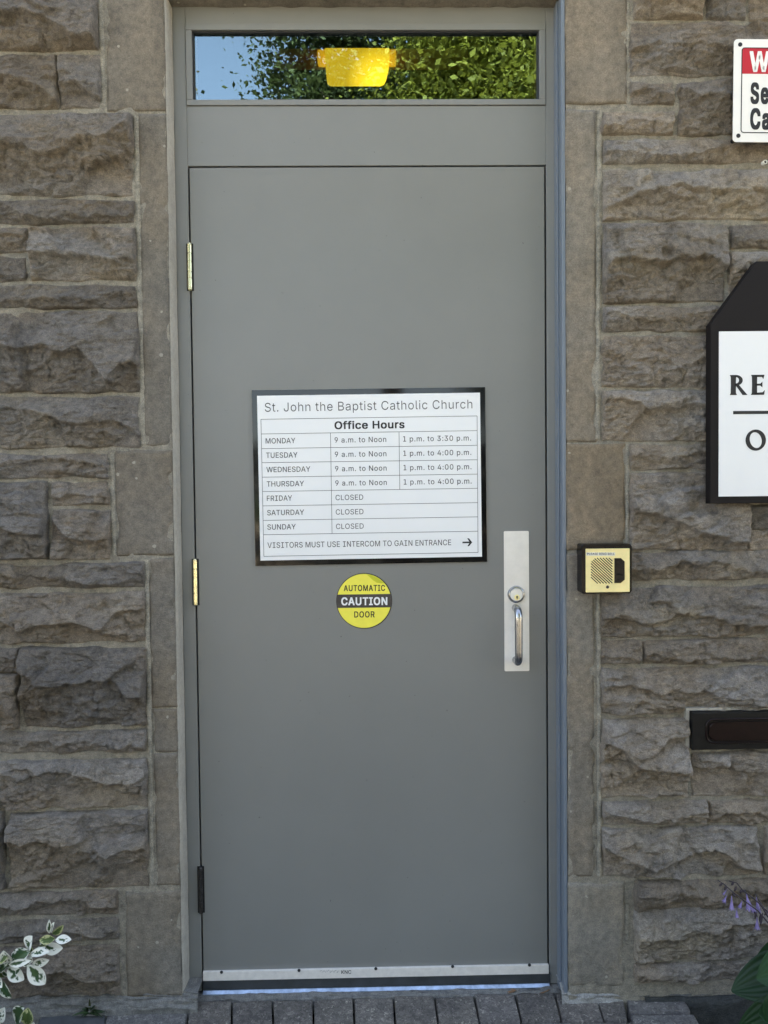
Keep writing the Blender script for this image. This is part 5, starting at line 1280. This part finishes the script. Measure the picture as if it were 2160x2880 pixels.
# the rest of the bush, left of the photograph
for i in range(70):
    a = rl_.uniform(0, 6.28); e = rl_.uniform(-0.2, 1.2); r0 = rl_.uniform(0.06, 0.17)
    cpt = np.array([sx-0.22+r0*math.cos(a)*math.cos(e), -0.22+0.7*r0*math.sin(a)*math.cos(e), 0.0+r0*math.sin(e)*0.8-0.02])
    dr = np.array([math.cos(a)*math.cos(e), math.sin(a)*math.cos(e), math.sin(e)+0.3]); dr /= np.linalg.norm(dr)
    P, Q, tt, ss = leaf_mesh_arrays(cpt, cpt+dr*0.045, 0.028, 0.3, 0.25, (rl_.uniform(-1, 1), -1, 1), 12, 5)
    msk = sm((rl_.choice((0.35, 0.75))-np.maximum(np.abs(ss), np.abs(tt-0.42)*1.55)+0.5*fbm(tt*4+i, ss*2, 3, i))/0.15)[:, None]
    lv.add(P, Q, WHITE_L*(1-msk)+GREEN_L*msk)
lv.build('foliage', M_VAR, shrub)
bm = bmesh.new()
def stem_px(bm, pts, y, r):
    P3 = [(at(a*k5, 2560+b*k5, y)[0], y, at(a*k5, 2560+b*k5, y)[1]) for a, b in pts]
    add_tube(bm, P3, [r*(1-0.6*i/(len(P3)-1)) for i in range(len(P3))], 8)
stem_px(bm, [(-330, 1350), (-120, 1000), (100, 820), (300, 700), (560, 560), (720, 360)], -0.128, 0.0028)
stem_px(bm, [(-200, 1150), (-40, 920), (100, 805)], -0.125, 0.002); stem_px(bm, [(100, 815), (250, 760), (410, 790)], -0.130, 0.0018)
stem_px(bm, [(-300, 1900), (0, 1850), (230, 1720)], -0.130, 0.0025); stem_px(bm, [(500, 580), (800, 425)], -0.130, 0.0015)
stem_px(bm, [(-330, 2000), (-340, 1700), (-330, 1340)], -0.130, 0.004)
stem_px(bm, [(-330, 1500), (-150, 1200), (0, 1010)], -0.130, 0.002)
put('stem', bm_mesh('stem', bm), M_TWIG, shrub, smooth=True)

# hosta: broad ribbed leaves, and arching stalks of purple bells
hxr, hyr = 1.62, -0.22
hosta = thing('hosta_plant', 'hosta with broad dark green leaves and purple bell flowers by the wall', 'plant', (hxr, hyr, -0.10))
hl = Leaves()
def hosta_leaf(b, t, wd, nrm, seed, light=1.0):
    P, Q, tt, ss = leaf_mesh_arrays(b, t, wd, 0.22, 0.22, nrm, 26, 16)
    rib = np.sin(ss*np.pi*7)
    P = P + np.array(nrm)/np.linalg.norm(nrm)*(0.0009*rib*np.sin(np.pi*tt))[:, None]
    base = np.array([0.014, 0.042, 0.014])*light
    col = base*(1+0.05*rib+0.25*fbm(tt*3+seed, ss*2, 3, seed))[:, None]
    hl.add(P, Q, col)
def w3(px, py, Y): a = at(px, py, Y); return np.array([a[0], Y, a[1]])
hosta_leaf(w3(2300, 2720, -0.16), w3(2056, 2785, -0.12), 0.115, (-0.1, -0.75, 0.8), 1)
hosta_leaf(w3(2290, 2660, -0.18), w3(2095, 2735, -0.07), 0.10, (-0.3, -0.35, 0.9), 2, 1.05)
hosta_leaf(w3(2330, 2700, -0.25), w3(2130, 2752, -0.24), 0.12, (-0.2, -0.8, 0.7), 3, 1.5)
hosta_leaf(w3(2290, 2830, -0.2), w3(2072, 2902, -0.16), 0.10, (0.1, -0.8, 0.7), 4)
hosta_leaf(w3(2280, 2870, -0.26), w3(2140, 2850, -0.27), 0.12, (-0.2, -0.7, 0.8), 5, 1.2)
hosta_leaf(w3(2260, 2800, -0.3), w3(2190, 2950, -0.30), 0.12, (-0.5, -0.8, 0.7), 6)
for i in range(16):
    a = i*0.393+0.1; r1 = 0.26+0.05*math.sin(i*3.1)
    if math.cos(a) < -0.45: continue
    b_ = np.array([hxr+0.04*math.cos(a), hyr-0.04+0.04*math.sin(a), 0.0+0.05*(i % 3)]); t_ = np.array([hxr+r1*math.cos(a), min(-0.06, hyr+0.7*r1*math.sin(a)), -0.02+0.05*(i % 4)])
    hosta_leaf(b_, t_, 0.125, (0.2*math.cos(a), 0.2*math.sin(a)-0.2, 1.0), 10+i, 0.9+0.3*(i % 3))
hl.build('foliage', M_HOSTA, hosta)
def bell(p, d, L, r):
    bm = bmesh.new(); d = Vector(d).normalized(); p = Vector(p)
    n = 12; ref = Vector((0, 1, 0)) if abs(d.y) < 0.9 else Vector((1, 0, 0)); a = d.cross(ref).normalized(); b = a.cross(d)
    prof = [(0.0, 0.10), (0.25, 0.22), (0.5, 0.45), (0.7, 0.62), (0.86, 0.85), (1.0, 1.15)]
    rg = []
    for j, (tt, rr_) in enumerate(prof):
        ring_ = []
        for k in range(n):
            w_ = (1.0 if k % 2 == 0 else 0.72) if j >= 4 else 1.0
            ex_ = (0.10 if k % 2 == 0 else -0.10) if j == 5 else 0.0
            ring_.append(bm.verts.new(p+d*L*(tt+ex_)+(a*math.cos(2*math.pi*k/n)+b*math.sin(2*math.pi*k/n))*r*rr_*w_))
        rg.append(ring_)
    for j in range(len(rg)-1):
        for k in range(n): bm.faces.new((rg[j][k], rg[j][(k+1) % n], rg[j+1][(k+1) % n], rg[j+1][k]))
    bm.faces.new(rg[0][::-1])
    return bm_mesh('blossom', bm)
kh = 200/1005.0
def hp(x, y, Y): return w3(1960+x*kh, 2440+y*kh, Y)
def stalk(pts, Y0, Y1, bells, buds):
    bm = bmesh.new(); n = len(pts)
    P3 = [tuple(hp(a, b, Y0+(Y1-Y0)*i/(n-1))) for i, (a, b) in enumerate(pts)]
    add_tube(bm, P3, [0.0024-0.0013*i/(n-1) for i in range(n)], 8)
    for (x, y, dx, dz, L) in buds:
        q = Vector(hp(x, y, Y1+0.0)); d = Vector((dx, -0.2, dz)).normalized()
        add_tube(bm, [q, q+d*L*0.35, q+d*L*0.75, q+d*L], [0.0012, 0.0028, 0.0024, 0.0006], 8)
    so_ = put('flower_stalk', bm_mesh('flower_stalk', bm), M_STALK, hosta, smooth=True)
    for (x, y, dx, dz, L, r) in bells:
        put('blossom', bell(hp(x, y, Y1-0.004), (dx, -0.35, dz), L*0.9, r*0.68), M_PETAL, so_, smooth=True)
stalk([(1400, 1300), (1250, 1080), (1100, 900), (1000, 770), (860, 610), (650, 455), (500, 340), (390, 240), (295, 178)], -0.14, -0.09,
      [(490, 400, -0.15, -1, 0.034, 0.0095), (420, 395, -0.5, -0.55, 0.020, 0.008), (560, 570, -0.1, -1, 0.024, 0.007), (700, 370, 0.05, -1, 0.040, 0.013), (850, 700, -0.15, -1, 0.030, 0.010), (745, 480, 0.3, -1, 0.026, 0.009), (640, 470, -0.5, -0.7, 0.020, 0.008), (430, 300, -0.7, -0.6, 0.020, 0.004)],
      [(355, 225, -0.7, -0.5, 0.010), (420, 260, -0.6, -0.8, 0.012), (500, 370, 0.3, -0.3, 0.010), (780, 570, 0.5, -0.9, 0.024), (900, 660, -0.2, -1, 0.02)])
stalk([(1450, 1250), (1150, 850), (1000, 690), (900, 520), (780, 420), (650, 325), (560, 215), (450, 190)], -0.12, -0.08,
      [(840, 420, 0.0, -1, 0.030, 0.009), (850, 520, 0.15, -1, 0.020, 0.007)],
      [(560, 265, -0.5, -0.8, 0.012), (520, 205, -0.6, -0.6, 0.010), (620, 310, -0.1, -1, 0.010), (690, 320, -0.9, -0.2, 0.012)])
stalk([(1300, 950), (1100, 700), (950, 580), (880, 470), (825, 375)], -0.10, -0.10, [], [(1000, 610, -0.6, -0.6, 0.014), (930, 640, -0.3, -1, 0.03), (840, 620, -0.3, -1, 0.018)])
# weed in the joint at the foot of the wall
gx, gy = ground(256, 2836, -0.03)
weed = thing('weed_tuft', 'small green weed growing from the mortar at the foot of the wall', 'weed', (gx, gy, -0.04))
wl_ = Leaves()
for i in range(30):
    a = math.pi*(0.02+0.96*rl_.random()); ln = rl_.uniform(0.016, 0.044)
    b_ = np.array([gx+rl_.uniform(-0.006, 0.006), gy-0.006, -0.036]); t_ = b_+np.array([ln*math.cos(a), -rl_.uniform(0.004, 0.022), 0.55*ln*math.sin(a)+0.002])
    P, Q, tt, ss = leaf_mesh_arrays(b_, t_, rl_.uniform(0.004, 0.008), 0.3, 0.7, (rl_.uniform(-0.4, 0.4), -0.6, 1), 8, 3)
    wl_.add(P, Q, np.tile(np.array([0.026, 0.048, 0.018])*rl_.uniform(0.6, 1.7), (len(P), 1)))
P, Q, tt, ss = leaf_mesh_arrays((gx, gy-0.006, -0.034), (gx+0.001, gy-0.012, 0.004), 0.006, 0.4, 0.1, (0, -1, 0.1), 8, 3)
wl_.add(P, Q, np.tile([0.05, 0.06, 0.02], (len(P), 1)))
wl_.build('foliage', M_HOSTA, weed)

# ================================================================== TREES ACROSS THE WAY (mirrored in the transom glass)
def tree(label, base, height, crown_c, crown_r, nclump, nleaf, lsize, cols, seed, conifer=False, name='tree'):
    rs = np.random.RandomState(seed)
    t = thing(name, label, 'tree', base)
    bm = bmesh.new()
    bx, by, bz = base
    tr = [(bx+0.12*math.sin(k*1.3+seed), by+0.1*math.cos(k*1.7+seed), bz+height*0.92*k/9) for k in range(10)]
    add_tube(bm, tr, [0.20*(1-0.088*k) for k in range(10)], 12)
    cc = np.array(crown_c); cr = np.array(crown_r)
    cl = []
    while len(cl) < nclump:
        p = rs.uniform(-1, 1, 3); r = np.linalg.norm(p)
        if conifer:
            hgt = (p[2]+1)/2; lim = (1-hgt)*0.95+0.05
            if np.hypot(p[0], p[1]) > lim or np.hypot(p[0], p[1]) < 0.35*lim: continue
        else:
            if r > 1 or r < 0.45: continue
        cl.append(cc+p*cr)
    cl = np.array(cl)
    for p in cl[:26]:
        zc_ = np.clip(p[2]-0.6-0.4*np.hypot(p[0]-bx, p[1]-by), bz+1.2, bz+height*0.9); k = int(np.clip((zc_-bz)/(height*0.92)*9, 0, 8))
        q = Vector(tr[k]); m_ = (q+Vector(p))/2+Vector((0, 0, 0.15))
        add_tube(bm, [q, m_, Vector(p)], [0.06, 0.035, 0.012], 6)
    put('trunk', bm_mesh('trunk', bm), M_BARK, t, smooth=True)
    n = nclump*nleaf
    g = rs.normal(0, 1, (n, 3)); sp = np.array([0.34, 0.34, 0.22]) if not conifer else np.array([0.40, 0.40, 0.10])
    cen = np.repeat(cl, nleaf, 0)+g*sp*rs.uniform(0.6, 1.3, (nclump, 1)).repeat(nleaf, 0)
    d1 = rs.normal(0, 1, (n, 3)); d1[:, 2] *= 0.5
    if conifer: d1[:, 2] = -0.3
    d1 /= np.linalg.norm(d1, axis=1)[:, None]
    nr = rs.normal(0, 0.7, (n, 3)); nr[:, 2] += 0.9; nr[:, 1] += 0.35
    nr -= d1*np.sum(nr*d1, 1)[:, None]; nr /= np.linalg.norm(nr, axis=1)[:, None]+1e-9
    d2 = np.cross(nr, d1)
    L = lsize*rs.uniform(0.5, 1.35, (n, 1)); wdt = L*(0.33 if not conifer else 0.07)
    P = np.stack([cen-d1*L*0.5, cen-d1*L*0.05+d2*wdt-nr*L*0.06, cen+d1*L*0.5-nr*L*0.14, cen-d1*L*0.05-d2*wdt-nr*L*0.06], 1).reshape(-1, 3)
    Q = np.arange(n*4).reshape(n, 4)
    mixc = rs.uniform(0, 1, (nclump, 1)).repeat(nleaf, 0)*0.6+rs.uniform(0, 1, (n, 1))*0.4
    col = (np.array(cols[0])*(1-mixc)+np.array(cols[1])*mixc)*rs.uniform(0.75, 1.25, (n, 1))
    put('crown', np_mesh('crown', P, Q, {'tint': np.repeat(col, 4, 0)}), M_LEAF, t)
tree('dark green broadleaf tree across the walk, left of the yellow-green one', (0.9, -11.0, -0.1), 11.5, (0.80, -10.6, 7.6), (2.15, 2.0, 4.2), 300, 330, 0.085, ((0.035, 0.055, 0.018), (0.085, 0.105, 0.035)), 1, name='broadleaf_tree')
tree('yellow-green maple in front of the darker trees', (2.9, -8.6, -0.1), 8.6, (2.5, -8.4, 5.6), (1.7, 1.6, 3.0), 260, 330, 0.085, ((0.08, 0.10, 0.016), (0.27, 0.27, 0.035)), 2, name='maple_tree')
tree('tall dark conifer behind the maple', (4.8, -13.5, -0.1), 15, (4.6, -13.5, 7.6), (3.2, 2.6, 7.4), 320, 200, 0.28, ((0.015, 0.035, 0.02), (0.04, 0.065, 0.03)), 3, True, name='conifer_tree')
tree('autumn-tinged tree standing apart beyond the open sky', (-4.9, -11.5, -0.1), 10.5, (-4.6, -11.2, 6.0), (2.05, 2.0, 3.3), 200, 250, 0.10, ((0.10, 0.08, 0.03), (0.20, 0.15, 0.05)), 4, name='broadleaf_tree')
tree('added unseen broadleaf tree at the far right, shaping light and reflections', (7.5, -10.5, -0.1), 10, (7.3, -10.3, 5.6), (2.8, 2.2, 4.0), 240, 150, 0.15, ((0.035, 0.055, 0.018), (0.085, 0.105, 0.035)), 5, name='broadleaf_tree')  # extra tree out of view, added to help light and reflections

# hedge added out of view to darken the lower door and wall
def hedge(label, x0, x1, seed):
    rs = np.random.RandomState(seed); n = int(9000*(x1-x0))
    t = thing('added_shade_hedge', label, 'hedge', ((x0+x1)/2, -3.7, -0.1))
    c = np.stack([rs.uniform(x0, x1, n), rs.uniform(-4.05, -3.35, n), rs.uniform(-0.08, 1.62, n)], 1)
    keep = (np.abs(c[:, 1]+3.7) > 0.24) | (c[:, 2] > 1.42); c = c[keep]; c += rs.normal(0, 0.02, c.shape); n = len(c)
    d1 = rs.normal(0, 1, (n, 3)); d1 /= np.linalg.norm(d1, axis=1)[:, None]; nr = rs.normal(0, 1, (n, 3)); d2 = np.cross(nr, d1); d2 /= np.linalg.norm(d2, axis=1)[:, None]
    L = 0.055*rs.uniform(0.7, 1.3, (n, 1))
    P = np.stack([c-d1*L*0.5, c+d2*L*0.28, c+d1*L*0.5, c-d2*L*0.28], 1).reshape(-1, 3)
    col = np.array([0.03, 0.05, 0.02])*rs.uniform(0.6, 1.5, (n, 1))
    put('foliage', np_mesh('foliage', P, np.arange(n*4).reshape(n, 4), {'tint': np.repeat(col, 4, 0)}), M_LEAF, t)
    bm = bmesh.new(); k = x0+0.2
    while k < x1:
        add_tube(bm, [(k, -3.7, -0.12), (k+0.03, -3.69, 0.5), (k-0.02, -3.7, 1.3)], [0.03, 0.02, 0.008], 6); k += 0.45
    put('stem', bm_mesh('stem', bm), M_BARK, t)
hedge('added unseen hedge darkening the lower door and wall, left half', -5.0, 0.45, 31)
hedge('added unseen hedge darkening the lower door and wall, right half', 0.5, 6.0, 32)
